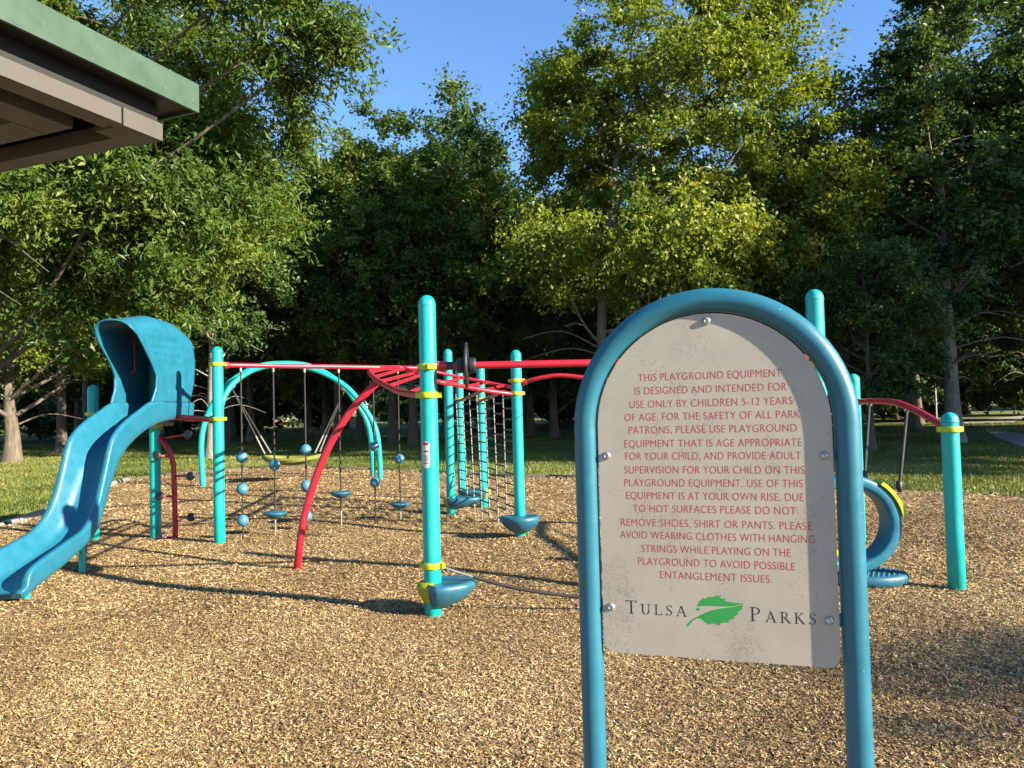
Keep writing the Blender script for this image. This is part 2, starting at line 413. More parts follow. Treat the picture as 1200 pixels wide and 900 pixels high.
tag(o, 'short green grass around the wood chip play area', kind='stuff')

# ================================================================== PAVILION ROOF (top corner of the photo)
PC = Vector((-1.15, 2.7, 0)); e1 = Vector((-0.37, -0.93, 0)).normalized(); e2 = Vector((-e1.y * -1, 0, 0))
e2 = Vector((e1.y, -e1.x, 0))            # perpendicular, runs away to the side
if e2.x > 0: e2 = -e2
pav = thing('pavilion', 'park pavilion with green metal roof edge over tan steel beams', 'pavilion', (-3.4, 2.0, 0))
def pf(a, b_, z): return PC + e1*a + e2*b_ + Vector((0, 0, z))
def pav_box(mb, a0, a1, b0, b1, z0, z1, slope=0.0):
    vs = [pf(a0,b0,z0), pf(a1,b0,z0), pf(a1,b1,z0), pf(a0,b1,z0), pf(a0,b0,z1), pf(a1,b0,z1), pf(a1,b1,z1), pf(a0,b1,z1)]
    mb.add(vs, [(0,3,2,1),(4,5,6,7),(0,1,5,4),(1,2,6,5),(2,3,7,6),(3,0,4,7)], False)
LA, LB = 6.0, 5.0; ZE = 2.66
mb = MB()   # hipped roof sheet
top = [pf(0,0,ZE+.10), pf(LA,0,ZE+.10), pf(LA,LB,ZE+.10), pf(0,LB,ZE+.10), pf(LB/2,LB/2,ZE+1.0), pf(LA-LB/2,LB/2,ZE+1.0)]
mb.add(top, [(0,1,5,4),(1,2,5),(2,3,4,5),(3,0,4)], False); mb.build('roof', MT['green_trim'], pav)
mb = MB()
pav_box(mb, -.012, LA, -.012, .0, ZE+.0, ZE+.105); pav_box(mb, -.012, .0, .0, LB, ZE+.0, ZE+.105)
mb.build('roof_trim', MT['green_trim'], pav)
mb = MB(); pav_box(mb, .003, LA, .003, LB, ZE+.012, ZE+.04); mb.build('soffit', MT['eave_shade'], pav)
mb = MB(); pav_box(mb, .115, LA, .085, .11, ZE-.060, ZE+.010); pav_box(mb, .09, .115, .085, LB, ZE-.060, ZE+.010); mb.build('fascia', MT['eave_shade'], pav)
mb = MB()
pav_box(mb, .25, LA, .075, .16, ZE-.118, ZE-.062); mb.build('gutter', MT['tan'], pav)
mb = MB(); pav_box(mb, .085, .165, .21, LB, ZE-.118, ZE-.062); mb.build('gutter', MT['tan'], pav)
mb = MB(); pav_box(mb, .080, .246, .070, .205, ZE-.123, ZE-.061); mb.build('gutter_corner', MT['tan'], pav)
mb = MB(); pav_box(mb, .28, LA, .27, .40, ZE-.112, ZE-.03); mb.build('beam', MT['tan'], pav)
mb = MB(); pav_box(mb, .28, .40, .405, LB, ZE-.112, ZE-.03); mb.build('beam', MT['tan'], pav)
mb = MB(); pav_box(mb, .405, LA, .405, LB, ZE-.028, ZE-.015); mb.build('ceiling_board', MT['soffit'], pav)
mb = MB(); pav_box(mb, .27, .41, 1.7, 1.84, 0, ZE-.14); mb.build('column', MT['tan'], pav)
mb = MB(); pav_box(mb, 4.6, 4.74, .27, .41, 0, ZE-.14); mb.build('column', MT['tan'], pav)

# ================================================================== INFORMATION SIGN
SL = Vector((0.182, 1.855, 0)); SR = Vector((0.758, 1.680, 0))
sd = (SR - SL).normalized(); sn = Vector((sd.y, -sd.x, 0))       # sn looks towards the viewer
sc = (SL + SR) / 2; HW = (SR - SL).length / 2
def sp(u, h, o=0.0): return sc + sd*u + Vector((0, 0, h)) + sn*o
sign = thing('information_sign', 'rounded playground rules sign with tan panel in a blue tube frame', 'sign', tuple(sc))
ZA = 1.785 - HW
pts = [sp(-HW, -0.05)] + [sp(-HW, ZA * k / 10) for k in range(1, 10)]
pts += [sp(-HW*math.cos(math.pi*k/36), ZA + HW*math.sin(math.pi*k/36)) for k in range(37)]
pts += [sp(HW, ZA * k / 10) for k in range(9, 0, -1)] + [sp(HW, -0.05)]
MB().tube(pts, 0.0285, 24).build('frame', MT['frame'], sign)
PW = HW - 0.033; PB = 0.935; PO = 0.012; PT = 0.007
out = [(-PW + .03, PB)] if False else []
rc = 0.03
for k in range(7):
    t = math.pi + k*math.pi/12; out.append((-PW + rc + rc*math.cos(t), PB + rc + rc*math.sin(t)))
for k in range(7):
    t = 1.5*math.pi + k*math.pi/12; out.append((PW - rc + rc*math.cos(t), PB + rc + rc*math.sin(t)))
for k in range(41):
    t = math.pi * k/40; out.append((PW*math.cos(t), ZA + PW*math.sin(t)))
SM = Matrix((( sd.x, 0, sn.x, sc.x), (sd.y, 0, sn.y, sc.y), (0, 1, 0, 0), (0, 0, 0, 1)))
panel = MB().poly(out, PT, SM @ Matrix.Translation((0, 0, PO - PT))).build('panel', MT['panel'], sign)
# front face of panel lies at o = PO; the print sits a hair above
def text_mesh(body, width, height):
    cu = bpy.data.curves.new('t', 'FONT'); cu.body = body; cu.size = 1.0; cu.fill_mode = 'FRONT'; cu.offset = -0.009
    cu.space_character = 1.06
    ob = bpy.data.objects.new('t', cu); COL.objects.link(ob)
    dg = bpy.context.evaluated_depsgraph_get(); dg.update()
    me = bpy.data.meshes.new_from_object(ob.evaluated_get(dg))
    vs = [v.co.copy() for v in me.vertices]; fs = [tuple(p.vertices) for p in me.polygons]
    bpy.data.objects.remove(ob); bpy.data.curves.remove(cu); bpy.data.meshes.remove(me)
    x0 = min(v.x for v in vs); x1 = max(v.x for v in vs)
    cap = 0.70
    return [Vector(((v.x - x0)/(x1 - x0)*width - width/2, v.y/cap*height, 0)) for v in vs], fs
# where each printed line starts and ends on the panel: (text, u0, u1, baseline)
def on_panel(px, py):
    d = ray(px, py); p0 = sc + sn*PO; t = (p0 - CAM).dot(sn) / d.dot(sn); p = CAM + d*t
    return (p - sc).dot(sd), p.z
LINES = [('THIS PLAYGROUND EQUIPMENT', 748, 447, 916, 441), ('IS DESIGNED AND INTENDED FOR', 744, 462, 922, 458),
 ('USE ONLY BY CHILDREN 5-12 YEARS', 738, 478, 929, 474), ('OF AGE. FOR THE SAFETY OF ALL PARK', 732, 493, 938, 490),
 ('PATRONS, PLEASE USE PLAYGROUND', 737, 508, 934, 506), ('EQUIPMENT THAT IS AGE APPROPRIATE', 732, 524, 940, 523),
 ('FOR YOUR CHILD, AND PROVIDE ADULT', 733, 538, 939, 539), ('SUPERVISION FOR YOUR CHILD ON THIS', 732, 554, 943, 556),
 ('PLAYGROUND EQUIPMENT. USE OF THIS', 732, 569, 941, 572), ('EQUIPMENT IS AT YOUR OWN RISE. DUE', 734, 584, 942, 588),
 ('TO HOT SURFACES PLEASE DO NOT', 742, 599, 933, 604), ('REMOVE SHOES, SHIRT OR PANTS. PLEASE', 728, 616, 952, 621),
 ('AVOID WEARING CLOTHES WITH HANGING', 727, 630, 955, 637), ('STRINGS WHILE PLAYING ON THE', 752, 646, 927, 653),
 ('PLAYGROUND TO AVOID POSSIBLE', 748, 661, 932, 669), ('ENTANGLEMENT ISSUES.', 774, 677, 905, 684)]
mb = MB(); cols = []
for k, (s_, xa, ya, xb, yb) in enumerate(LINES):
    ua, ha = on_panel(xa, ya); ub, hb = on_panel(xb, yb)
    vs, fs = text_mesh(s_, ub - ua, 0.0182); h = (ha + hb)/2; um = (ua + ub)/2
    mb.add([sp(um + v.x, h + v.y, PO + 0.0002) for v in vs], fs, False)
lt = mb.build('lettering', MT['letter']); lt.parent = panel; lt.matrix_parent_inverse = Matrix.Identity(4)
lt.data.transform(Matrix.Translation(-WORLD[sign.name])); lt.location = (0, 0, 0)
# logo: serif small capitals drawn as strokes, with the leaf between
def stroke(mb, pts, w0, Mf):
    """ribbon; w0 = list of widths"""
    L = []; Rr = []; n = len(pts)
    for i in range(n):
        a = Vector(pts[max(i-1,0)]); b = Vector(pts[min(i+1,n-1)]); t = (b-a).normalized(); nn = Vector((-t.y, t.x))
        p = Vector(pts[i]); w = w0[i]/2
        L.append(p + nn*w); Rr.append(p - nn*w)
    mb.add([Mf(q) for q in L] + [Mf(q) for q in Rr], [(n+i, n+i+1, i+1, i) for i in range(n-1)], False)
TH, TN, SF = 0.115, 0.05, 0.05
def ln(a, b, w): return ([a, b], [w, w])
def serif(x, y, w=0.30): return ln((x - w/2, y), (x + w/2, y), SF)
def arc(cx, cy, rx, ry, t0, t1, wf, n=14):
    P = []; Wl = []
    for k in range(n+1):
        t = math.radians(t0 + (t1-t0)*k/n); P.append((cx + rx*math.cos(t), cy + ry*math.sin(t))); Wl.append(wf(t))
    return (P, Wl)
vert = lambda t: TN + (TH-TN)*abs(math.cos(t))
GL = {
 'T': (0.86, [ln((.43,.02),(.43,.98),TH), ln((.04,.97),(.82,.97),TN), ln((.06,1),(.06,.84),TN), ln((.80,1),(.80,.84),TN), serif(.43,.02)]),
 'U': (0.92, [ln((.18,.98),(.18,.36),TH), arc(.46,.36,.28,.34,180,360,vert), ln((.74,.36),(.74,.98),TN), serif(.18,.98), serif(.74,.98,.26)]),
 'L': (0.72, [ln((.18,.02),(.18,.98),TH), ln((.10,.025),(.68,.025),TN), ln((.67,0),(.67,.18),TN), serif(.18,.98), serif(.18,.02)]),
 'S': (0.62, [([(.52,.82),(.45,.93),(.32,.975),(.18,.93),(.11,.80),(.15,.66),(.30,.54),(.46,.42),(.53,.27),(.47,.11),(.32,.03),(.16,.06),(.07,.19)],
              [.05,.05,.05,.06,.08,.10,.12,.12,.10,.07,.05,.05,.05]), ln((.53,.98),(.53,.78),TN), ln((.065,.02),(.065,.22),TN)]),
 'A': (0.94, [ln((.14,.02),(.46,1.0),TN), ln((.45,1.0),(.80,.02),TH), ln((.26,.36),(.66,.36),TN), serif(.13,.02,.24), serif(.80,.02)]),
 'P': (0.76, [ln((.18,.02),(.18,.98),TH), ([(.18,.965),(.40,.97),(.56,.92),(.63,.76),(.57,.59),(.42,.51),(.18,.50)],[.05,.05,.08,.11,.08,.05,.05]), serif(.18,.02), serif(.14,.98,.22)]),
 'R': (0.86, [ln((.18,.02),(.18,.98),TH), ([(.18,.965),(.38,.97),(.53,.92),(.60,.77),(.54,.61),(.40,.53),(.18,.52)],[.05,.05,.08,.11,.08,.05,.05]), ln((.36,.52),(.78,.02),TH), serif(.18,.02), serif(.14,.98,.22), serif(.80,.02,.2)]),
 'K': (0.88, [ln((.18,.02),(.18,.98),TH), ln((.20,.48),(.66,.97),TN), ln((.32,.60),(.76,.02),TH), serif(.18,.02), serif(.18,.98), serif(.66,.98,.22), serif(.78,.02,.22)]),
}
def word(mb, letters, xa, ya, xb, yb, big, small, depth):
    ua, ha = on_panel(xa, ya); ub, hb = on_panel(xb, yb)
    raw = []; x = 0.0
    for i, c in enumerate(letters):
        s_ = big if i == 0 else small
        raw.append((c, x, s_)); x += GL[c][0]*s_ + 0.30*small
    x -= 0.30*small
    k = (ub - ua) / x
    for c, x0, s_ in raw:
        for q, (P, Wl) in enumerate(GL[c][1]):
            def Mf(v, q=q): 
                u = ua + (x0 + v.x*s_)*k; f = (u-ua)/(ub-ua)
                return sp(u, (ha + hb)/2 + v.y*s_, depth + 0.00003*q)
            stroke(mb, P, Wl, Mf)
mb = MB()
word(mb, 'TULSA', 733, 719, 805, 722, 0.0315, 0.0245, PO+0.0002)
lg = mb.build('logo_word', MT['ink']); lg.parent = panel; lg.data.transform(Matrix.Translation(-WORLD[sign.name]))
mb = MB()
word(mb, 'PARKS', 879, 728, 957, 732, 0.0325, 0.0250, PO+0.0002)
lg = mb.build('logo_word', MT['ink']); lg.parent = panel; lg.data.transform(Matrix.Translation(-WORLD[sign.name]))
mb = MB()
def leaf_poly(P):
    vs = []
    for x_, y_ in P:
        u, h = on_panel(x_, y_); vs.append(sp(u, h, PO + 0.0002))
    mb.add(vs, [tuple(range(len(vs)-1, -1, -1))], False)
Z3 = lambda P: [(660 + a/3.0, 600 + b_/3.0) for a, b_ in P]
leaf_poly(Z3([(470,333),(478,316),(492,303),(502,305),(512,297),(524,300),(536,294),(556,296),(552,303),(572,307),(566,312),(590,318),(636,322),(600,331),(560,332),(520,330),(490,330)]))
leaf_poly(Z3([(433,400),(442,388),(456,376),(470,369),(486,360),(520,346),(560,338),(600,334),(634,325),(628,342),(612,354),(618,358),(600,368),(606,374),(580,382),(586,388),(556,390),(548,399),(530,392),(512,396),(496,386),(484,374),(470,373),(456,382),(444,396),(438,403)]))
leaf_poly([(660+(474+7*math.cos(t))/3, 600+(342+5*math.sin(t))/3) for t in [k*math.pi/6 for k in range(12)]])
lf = mb.build('logo_leaf', MT['leaf_print']); lf.parent = panel; lf.data.transform(Matrix.Translation(-WORLD[sign.name]))
for (bx, by) in ((828, 376), (711, 534), (966, 534), (716, 711), (972, 727)):
    u, h = on_panel(bx, by); p = sp(u, h, PO)
    MB().lathe([(0.0098, 0), (0.0098, .0015), (.0078, .0045), (.005, .0062), (.0045, .0062), (.0042, .0045), (0, .0045)], p, sn, 18).build('bolt', MT['steel'], sign)
    if by > 500:
        sg = -1 if u < 0 else 1
        mb = MB(); Mx = SM @ Matrix.Translation((0, 0, PO - PT - 0.004))
        mb.box((min(u*0.98, sg*(HW-.005)), h-.014, -.002), (max(u*0.98, sg*(HW-.005)), h+.014, .0035), Mx); mb.build('mounting_tab', MT['frame'], sign)

# ================================================================== SUPPORT POSTS
PR = 0.0635
def clamp(mb, c, z, side=None, r=PR, hh=0.022):
    """two-piece ring clamp"""
    mb.lathe([(r+.001, z-hh), (r+.011, z-hh), (r+.0125, z-hh+.004), (r+.0125, z+hh-.004), (r+.011, z+hh), (r+.001, z+hh)], c, n=28)
    for sg in (-1, 1):
        d = (side or Vector((1, 0, 0))) * sg
        M_ = Matrix.Translation(Vector((c[0], c[1], z)) + d*(r+.018)) @ Matrix.Rotation(math.atan2(d.y, d.x), 4, 'Z')
        mb.box((-.014, -.02, -hh*.9), (.014, .02, hh*.9), M_)
def post(px, py, Y, top_z, label, clamps=(), base=None):
    p = base if base is not None else at(px, py, Y); c = Vector((p.x, p.y, 0))
    t = thing('support_post', label, 'post', tuple(c), 'teal support posts of the playground structure')
    zc = top_z - PR*1.05
    MB().lathe([(0, -.3), (PR, -.3), (PR, 0.5), (PR, 1.0), (PR, zc - .015)], c).build('shaft', MT['teal'], t)
    prof = [(PR, zc-.016), (PR+.0025, zc-.012), (PR+.0025, zc-.004)] + [((PR+.0005)*math.cos(a), zc + PR*1.05*math.sin(a)) for a in [k*math.pi/16 for k in range(9)]]
    MB().lathe(prof, c).build('cap', MT['teal'], t)
    for z, sd_ in clamps:
        mb = MB(); clamp(mb, c, z, sd_); mb.build('clamp', MT['yellow'], t)
    return t, c
def pod_step(t, c, z, d, length=0.34, cap=True, width=0.17, half_h=0.085):
    """dish-shaped foot step reaching out from the post along d, lime cover on the other side"""
    d = d.normalized(); s = Vector((-d.y, d.x, 0)); n = 28; vs = []; fs = []
    prof = [(0.02, -half_h*1.05), (0.34, -half_h*1.0), (0.62, -half_h*.62), (0.88, -half_h*.02), (0.985, half_h*.42), (1.0, half_h*.6), (0.985, half_h*.78), (0.93, half_h*.9), (0.86, half_h*.93), (0.80, half_h*.88), (0.02, half_h*.88)]
    back = PR*0.9
    for r, h in prof:
        for k in range(n):
            a = 2*math.pi*k/n; ca, sa = math.cos(a), math.sin(a)
            along = (length*ca if ca > 0 else (back + .02)*ca) * r; wide = width*sa*r*(1 if ca > 0 else (1 - .35*ca*ca))
            vs.append(c + Vector((0, 0, z + h)) + d*(along + .01) + s*wide)
    for i in range(len(prof)-1):
        for k in range(n): fs.append((i*n+k, i*n+(k+1)%n, (i+1)*n+(k+1)%n, (i+1)*n+k))
    st = MB().add(vs, fs).build('step', MT['pod'], t)
    if cap:
        prof = [(.25, -half_h*.95), (.6, -half_h*.55), (.92, half_h*.2), (1.0, half_h*.55), (.97, half_h*.74), (.8, half_h*.9), (.5, half_h*.95)]
        vs = []; fs = []; n2 = 18
        for r, h in prof:
            for k in range(n2+1):
                a = -math.pi*.5 + math.pi*k/n2
                vs.append(c + Vector((0, 0, z + h*1.02)) - d*(math.cos(a)*(PR+.055)*r + (.0)) + s*(math.sin(a)*(PR+.062)*r))
        for i in range(len(prof)-1):
            for k in range(n2): fs.append((i*(n2+1)+k, i*(n2+1)+k+1, (i+1)*(n2+1)+k+1, (i+1)*(n2+1)+k))
        cv = MB().add(vs, fs).build('step_cover', MT['olive'], st)
        for sg in (-1, 1):
            bc = c + Vector((0, 0, z + half_h*.15)) - d*(PR+.055)*.42 + s*sg*(PR+.062)*.80; bn = (s*sg*.85 - d*.5).normalized()
            MB().lathe([(.011, -.004), (.011, .002), (.007, .004), (0, .004)], bc, bn, 14).build('bolt', MT['black'], cv) if False else None
    return st
VX = Vector((1, 0, 0))
def zat(px, py, Y): return at(px, py, Y).z
tA, cA = post(504, 540, 5.42, zat(499, 346, 5.42), 'tall teal post with a warning sticker and a blue foot step at its base',
              [(zat(503, 463, 5.42), VX), (zat(501, 430, 5.42), Vector((0.3, -1, 0)).normalized()), (zat(506, 662, 5.42), Vector((.9, -.4, 0)).normalized())])
pod_step(tA, cA, zat(507, 690, 5.42) - .035, Vector((.95, .22, 0)), .31, width=.20, half_h=.095)
# warning sticker wrapped on the post
def sticker(t, c, z0, z1, a0, a1, mat, name, lift=.0015):
    vs = []; fs = []; n = 10; m_ = 14
    for j in range(m_+1):
        z = z0 + (z1-z0)*j/m_
        e = min(j, m_-j)/m_; sq = 1 - max(0, (.14-e)/.14)**2*.6
        for k in range(n+1):
            a = (a0+a1)/2 + (a1-a0)/2*sq*(2*k/n-1)
            vs.append(c + Vector(((PR+lift)*math.cos(a), (PR+lift)*math.sin(a), z)))
    for j in range(m_):
        for k in range(n): fs.append((j*(n+1)+k, j*(n+1)+k+1, (j+1)*(n+1)+k+1, (j+1)*(n+1)+k))
    return MB().add(vs, fs).build(name, mat, t)
za, zb = zat(498, 548, 5.42), zat(498, 517, 5.42)
stk = sticker(tA, cA, za, zb, math.radians(222), math.radians(276), MT['label_white'], 'warning_sticker')
for f0, f1, mname in ((.86, .97, 'label_red'), (.60, .66, 'label_red'), (.45, .47, 'ink'), (.39, .41, 'ink'), (.33, .35, 'ink'), (.27, .29, 'ink'), (.17, .21, 'label_red')):
    sticker(stk if False else tA, cA, za+(zb-za)*f0, za+(zb-za)*f1, math.radians(229), math.radians(269), MT[mname], 'sticker_print', .0025)
for ch in list(tA.children):
    if ch.name.startswith('sticker_print'): ch.parent = stk
tB, cB = post(256, 520, 8.72, zat(253, 406, 8.72), 'teal post carrying the long red bar of hanging ropes beside the slide', [(zat(255, 427, 8.72), VX), (zat(256, 491, 8.72), VX)])
tC, cC = post(527, 520, 10.72, zat(525, 409, 10.72), 'thin far teal post behind the sticker post at the end of the rope bar', [(zat(526, 431, 10.72), VX)])
tD, cD = post(182, 560, 9.2, 2.25, 'teal post under the slide platform next to the red pod climber', [(1.42, VX)])
tE, cE = post(957, 420, 5.45, zat(954, 339, 5.45), 'tall teal post rising behind the curved top of the sign', [(zat(955, 427, 5.45), VX), (.42, VX)])
tF, cF = post(1001, 470, 8.0, zat(1000, 438, 8.0), 'teal post peeking out just behind the sign frame', [(zat(1001, 470, 8), VX)])
tG, cG = post(607, 520, 8.68, zat(604, 410, 8.68), 'teal post with two lime clamps and a round blue step beside the chain net',
              [(zat(605, 446, 8.68), Vector((.95, -.3, 0)).normalized()), (zat(606, 461, 8.68), VX)])
pod_step(tG, cG, zat(611, 612, 8.68) - .01, Vector((.1, -1, 0)), .26, cap=False, width=.235, half_h=.105)
tH, cH = post(565, 520, 11.4, zat(563, 428, 11.4), 'teal post standing in the middle behind the chain climbing net', [(zat(563, 468, 11.4), VX)])
pod_step(tH, cH, zat(568, 579, 11.4), Vector((-1, -.15, 0)), .38)
tI, cI = post(540, 520, 12.4, zat(538, 430, 12.4), 'farthest teal post behind the edge of the chain net', [(zat(538, 468, 12.4), VX)])
pod_step(tC, cC, zat(528, 589, 10.72), Vector((1, -.1, 0)), .42)
tJ, cJ = post(109, 470, 9.3, zat(108, 451, 9.3), 'teal post with a lime band standing behind the slide chute', [(zat(108, 485, 9.3), VX)])
tK, cK = post(1117, 590, 5.82, zat(1113, 483, 5.82), 'short teal post on bare chips at the low end of the arched red bar', [(zat(1114, 503, 5.82), VX)])

# ================================================================== BARS AND BEAMS
def bar(name, label, pts, r, mat='red', cat='bar', n=14, collars=True):
    t = thing(name, label, cat, tuple(Vector(pts[0])))
    MB().tube(pts, r, n).build('pipe', MT[mat], t)
    if collars:
        for i, j in ((0, 1), (-1, -2)):
            a = Vector(pts[i]); b = (Vector(pts[j]) - a).normalized()
            MB().tube([a + b*.005, a + b*.055, a + b*.075], [r*1.45, r*1.35, r*1.05], n).build('collar', MT[mat], t)
    return t
zB = 2.125
def off(c, d, z, k=PR+.005): q = Vector((c.x, c.y, z)); dd = (Vector((d.x, d.y, z)) - q).normalized(); return q + dd*k
b0, b1 = off(cB, cC, zB), off(cC, cB, zB)
bar('overhead_bar', 'long straight red bar the rope climbers hang from', [b0, b1], .030)
za_ = zat(512, 429, 5.42); ze_ = zat(955, 420, 5.45)
a0_, a1_ = off(cA, cE, za_), off(cE, cA, ze_)
bar('spinner_bar', 'straight red bar from the sticker post to behind the sign through a black wheel', [a0_, a1_], .0265)
dd = (a1_ - a0_).normalized()
wc = a0_ + dd * ((547-513)/866*5.45)
wh = thing('spinner_disc', 'thin black disc turning edge-on round the red bar', 'spinner', tuple(wc))
MB().lathe([(.03, -.012), (.10, -.010), (.150, -.012), (.166, -.010), (.172, 0), (.166, .010), (.150, .012), (.10, .010), (.03, .012)], wc, dd, 36).build('disc', MT['black'], wh)
for sg in (-1, 1):
    MB().lathe([(.028, 0), (.052, 0), (.056, .008), (.056, .05), (.05, .058), (.028, .058)], wc + dd*(.013*sg), dd*sg, 24).build('hub', MT['black'], wh)
MB().tube([wc - dd*.16, wc - dd*.10], .031, 16).build('stop_collar', MT['black'], wh)
# arched bar G -> F
g0 = off(cG, cF, zat(613, 449, 8.65)); f1 = off(cF, cG, zat(1000, 455, 8.0))
bar('arched_bar', 'gently arched red bar running from the net post to behind the sign',
    spline([g0, at(628, 444, 8.6), at(655, 440, 8.55), at(690, 443, 8.5), at(780, 452, 8.3), at(900, 452, 8.1), f1], 6), .024)
# red ring at the edge of the sign
rp = at(684, 490, 7.4)
ring = thing('hand_ring', 'red hand ring just showing past the edge of the sign frame', 'ring', tuple(rp))
MB().tube([rp + Vector((.085*math.cos(t), 0, .085*math.sin(t))) for t in [k*math.pi/16 for k in range(33)]], .014, 10, cap=False).build('grip', MT['red'], ring)
MB().tube([rp + Vector((0, 0, .095)), at(686, 444, 8.5) - Vector((0, 0, .02))], .006, 8).build('hanger', MT['steel'], ring)
# arched bar F -> K
f0 = off(cF, cK, zat(1004, 471, 7.95)); k1 = off(cK, cF, zat(1110, 501, 5.85))
archP = spline([f0, at(1025, 470, 7.4), at(1050, 472, 6.9), at(1075, 482, 6.45), at(1095, 493, 6.1), k1], 8)
bar('arched_bar', 'arched red bar coming down to the short post, carrying the blue ring seat', archP, .030)
# platform bar
MBr = bar('guard_bar', 'short horizontal red bar between the slide hood and the rope post', spline([at(192, 491, 9.25), at(205, 489, 9.05), at(225, 490, 8.95), off(cB, at(225, 490, 8.95), zat(250, 492, 8.72))], 6), .034)
# balance rope A -> E
sA = off(cA, cE, zat(522, 664, 5.42)); sE = off(cE, cA, .42); bp = []
for k in range(25):
    t = k/24; q = sA.lerp(sE, t); q.z = sA.z*(1-t) + sE.z*t - .29*4*t*(1-t)*.95; bp.append(q)
brt = thing('balance_rope', 'black balance rope slung low from the sticker post', 'rope', tuple(sA))
MB().tube(bp[2:], .013, 10).build('cord', MT['rope'], brt)
MB().tube(bp[:3], .009, 10).build('swivel', MT['chain'], brt)

# ================================================================== OVERHEAD CURVED LADDER
lad = thing('overhead_ladder', 'curved red overhead ladder with one bowed leg standing in the chips', 'climber', tuple(ground(348, 668)))
legp = spline([ground(348, 672, -.03), at(351, 640, 7.15), at(358, 600, 7.15), at(370, 560, 7.15), at(386, 522, 7.15), at(405, 490, 7.15), at(424, 466, 7.15), at(442, 448, 7.15)], 8)
MB().tube(legp, .036, 16).build('leg', MT['red'], lad)
near = spline([at(433, 436, 7.6), at(440, 444, 7.2), at(455, 453, 6.6), at(472, 460, 6.0), off(cA, at(472, 460, 6.0), zat(490, 464, 5.45))], 8)
MB().tube(near, .026, 14).build('rail', MT['red'], lad)
far = spline([at(433, 436, 7.6), at(450, 432, 8.2), at(470, 431, 8.6), at(490, 438, 8.4), at(512, 447, 8.0), at(535, 451, 8.2), at(565, 457, 8.45), off(cG, at(565, 457, 8.45), zat(597, 462, 8.68))], 8)
MB().tube(far, .026, 14).build('rail', MT['red'], lad)
upr = spline([at(490, 431, 9.0), at(511, 436, 9.2), at(550, 444, 9.3), at(590, 452, 9.2), at(603, 455, 8.9)], 6)
MB().tube(upr, .02, 12).build('rail', MT['red'], lad)
for (xa, ya, Ya, xb, yb, Yb) in ((438, 442, 7.3, 474, 432, 8.6), (446, 447, 7.0, 486, 437, 8.45), (457, 452, 6.6, 492, 440, 8.35), (478, 461, 5.9, 512, 447, 8.0),
        (517, 449, 8.05, 545, 442, 9.3), (545, 453, 8.3, 572, 448, 9.25), (568, 457, 8.45, 590, 452, 9.2)):
    MB().tube([at(xa, ya, Ya), at(xb, yb, Yb)], .018, 10).build('rung', MT['red'], lad)
for c, xa, xm, ym in ((cI, 543, 566, 457), (cH, 568, 592, 458)):
    MB().tube([off(c, at(xm, ym, 9.6), zat(xa, 469, c.y)), at((xa+xm)/2, 463, (c.y+9.4)/2), at(xm, ym, 9.1)], .024, 12).build('rail', MT['red'], lad)

# ================================================================== HANGING ROPES
def bar_at(px):
    best = min(range(401), key=lambda k: abs((lambda q: CX + F_PX*(q-CAM).dot(rt)/(q-CAM).dot(fw))(b0.lerp(b1, k/400)) - px))
    return b0.lerp(b1, best/400)
ROPES = [(282, 'hanging rope with three stacked blue balls next to the rope-bar post', [536, 573, 610], None),
         (320, 'hanging rope with a blue ball above a disc seat by the three-ball rope', [545], 603),
         (357, 'hanging rope with blue balls passing behind the bowed red leg', [527, 569, 605], None),
         (397, 'hanging rope with only a blue disc seat beside the bowed red leg', [], 579),
         (437, 'hanging rope with two spaced blue balls in front of the arch feet', [523, 565], None),
         (466, 'hanging rope with a ball and disc seat close to the sticker post', [538], 592)]
for px, lab, balls, disc in ROPES:
    tp = bar_at(px); Yp = tp.y; x, yv = tp.x, tp.y
    t = thing('hanging_rope', lab, 'climbing rope', (x, yv, 0), 'ropes with balls and discs hanging from the long red bar')
    MB().tube([(x, yv, .25), (x, yv, tp.z - .07)], .0105, 8).build('cord', MT['rope'], t)
    MB().tube([(x, yv, -.03), (x, yv, .25)], .011, 8).build('anchor', MT['rope'] if disc is None else MT['steel'], t)
    mb = MB(); mb.tube([(x, yv, tp.z-.075), (x, yv, tp.z-.03)], .016, 10); mb.build('swivel', MT['steel'], t)
    for by in balls:
        MB().ball((x, yv, zat(px, by, Yp)), .069).build('ball', MT['ball'], t)
    if disc:
        zd = zat(px, disc, Yp)
        MB().lathe([(.012, -.05), (.06, -.045), (.10, -.02), (.138, .012), (.143, .022), (.138, .03), (.09, .036), (.03, .045), (.012, .05)], (x, yv, zd)).build('disc_seat', MT['pod'], t)

# ================================================================== CHAIN NET
netL0, netR0 = at(534, 462, 11.9), at(601, 456, 9.0); netL1, netR1 = at(541, 606, 11.2), at(606, 636, 8.95)
net = thing('chain_net', 'chain climbing net with short black rungs hanging between teal posts', 'climbing net', tuple(netL1))
NC = 8; rows = 13
def netp(i, v):
    u = i/(NC-1); a = netL0.lerp(netR0, u); b = netL1.lerp(netR1, u)
    b.z = max(b.z, .02); q = a.lerp(b, v); q.y += .06*math.sin(math.pi*v); return q
for i in range(NC):
    P = [netp(i, k/64) for k in range(65)]
    MB().tube(P, [.0055 if k % 2 else .0115 for k in range(65)], 6).build('chain', MT['chain'], net)
for i in range(NC - 1):
    for k in range(rows):
        v = (k + (.25 if i % 2 else .75)) / rows
        if .04 < v < .97: MB().tube([netp(i, v), netp(i+1, v)], .0105, 8).build('rung', MT['black'], net)

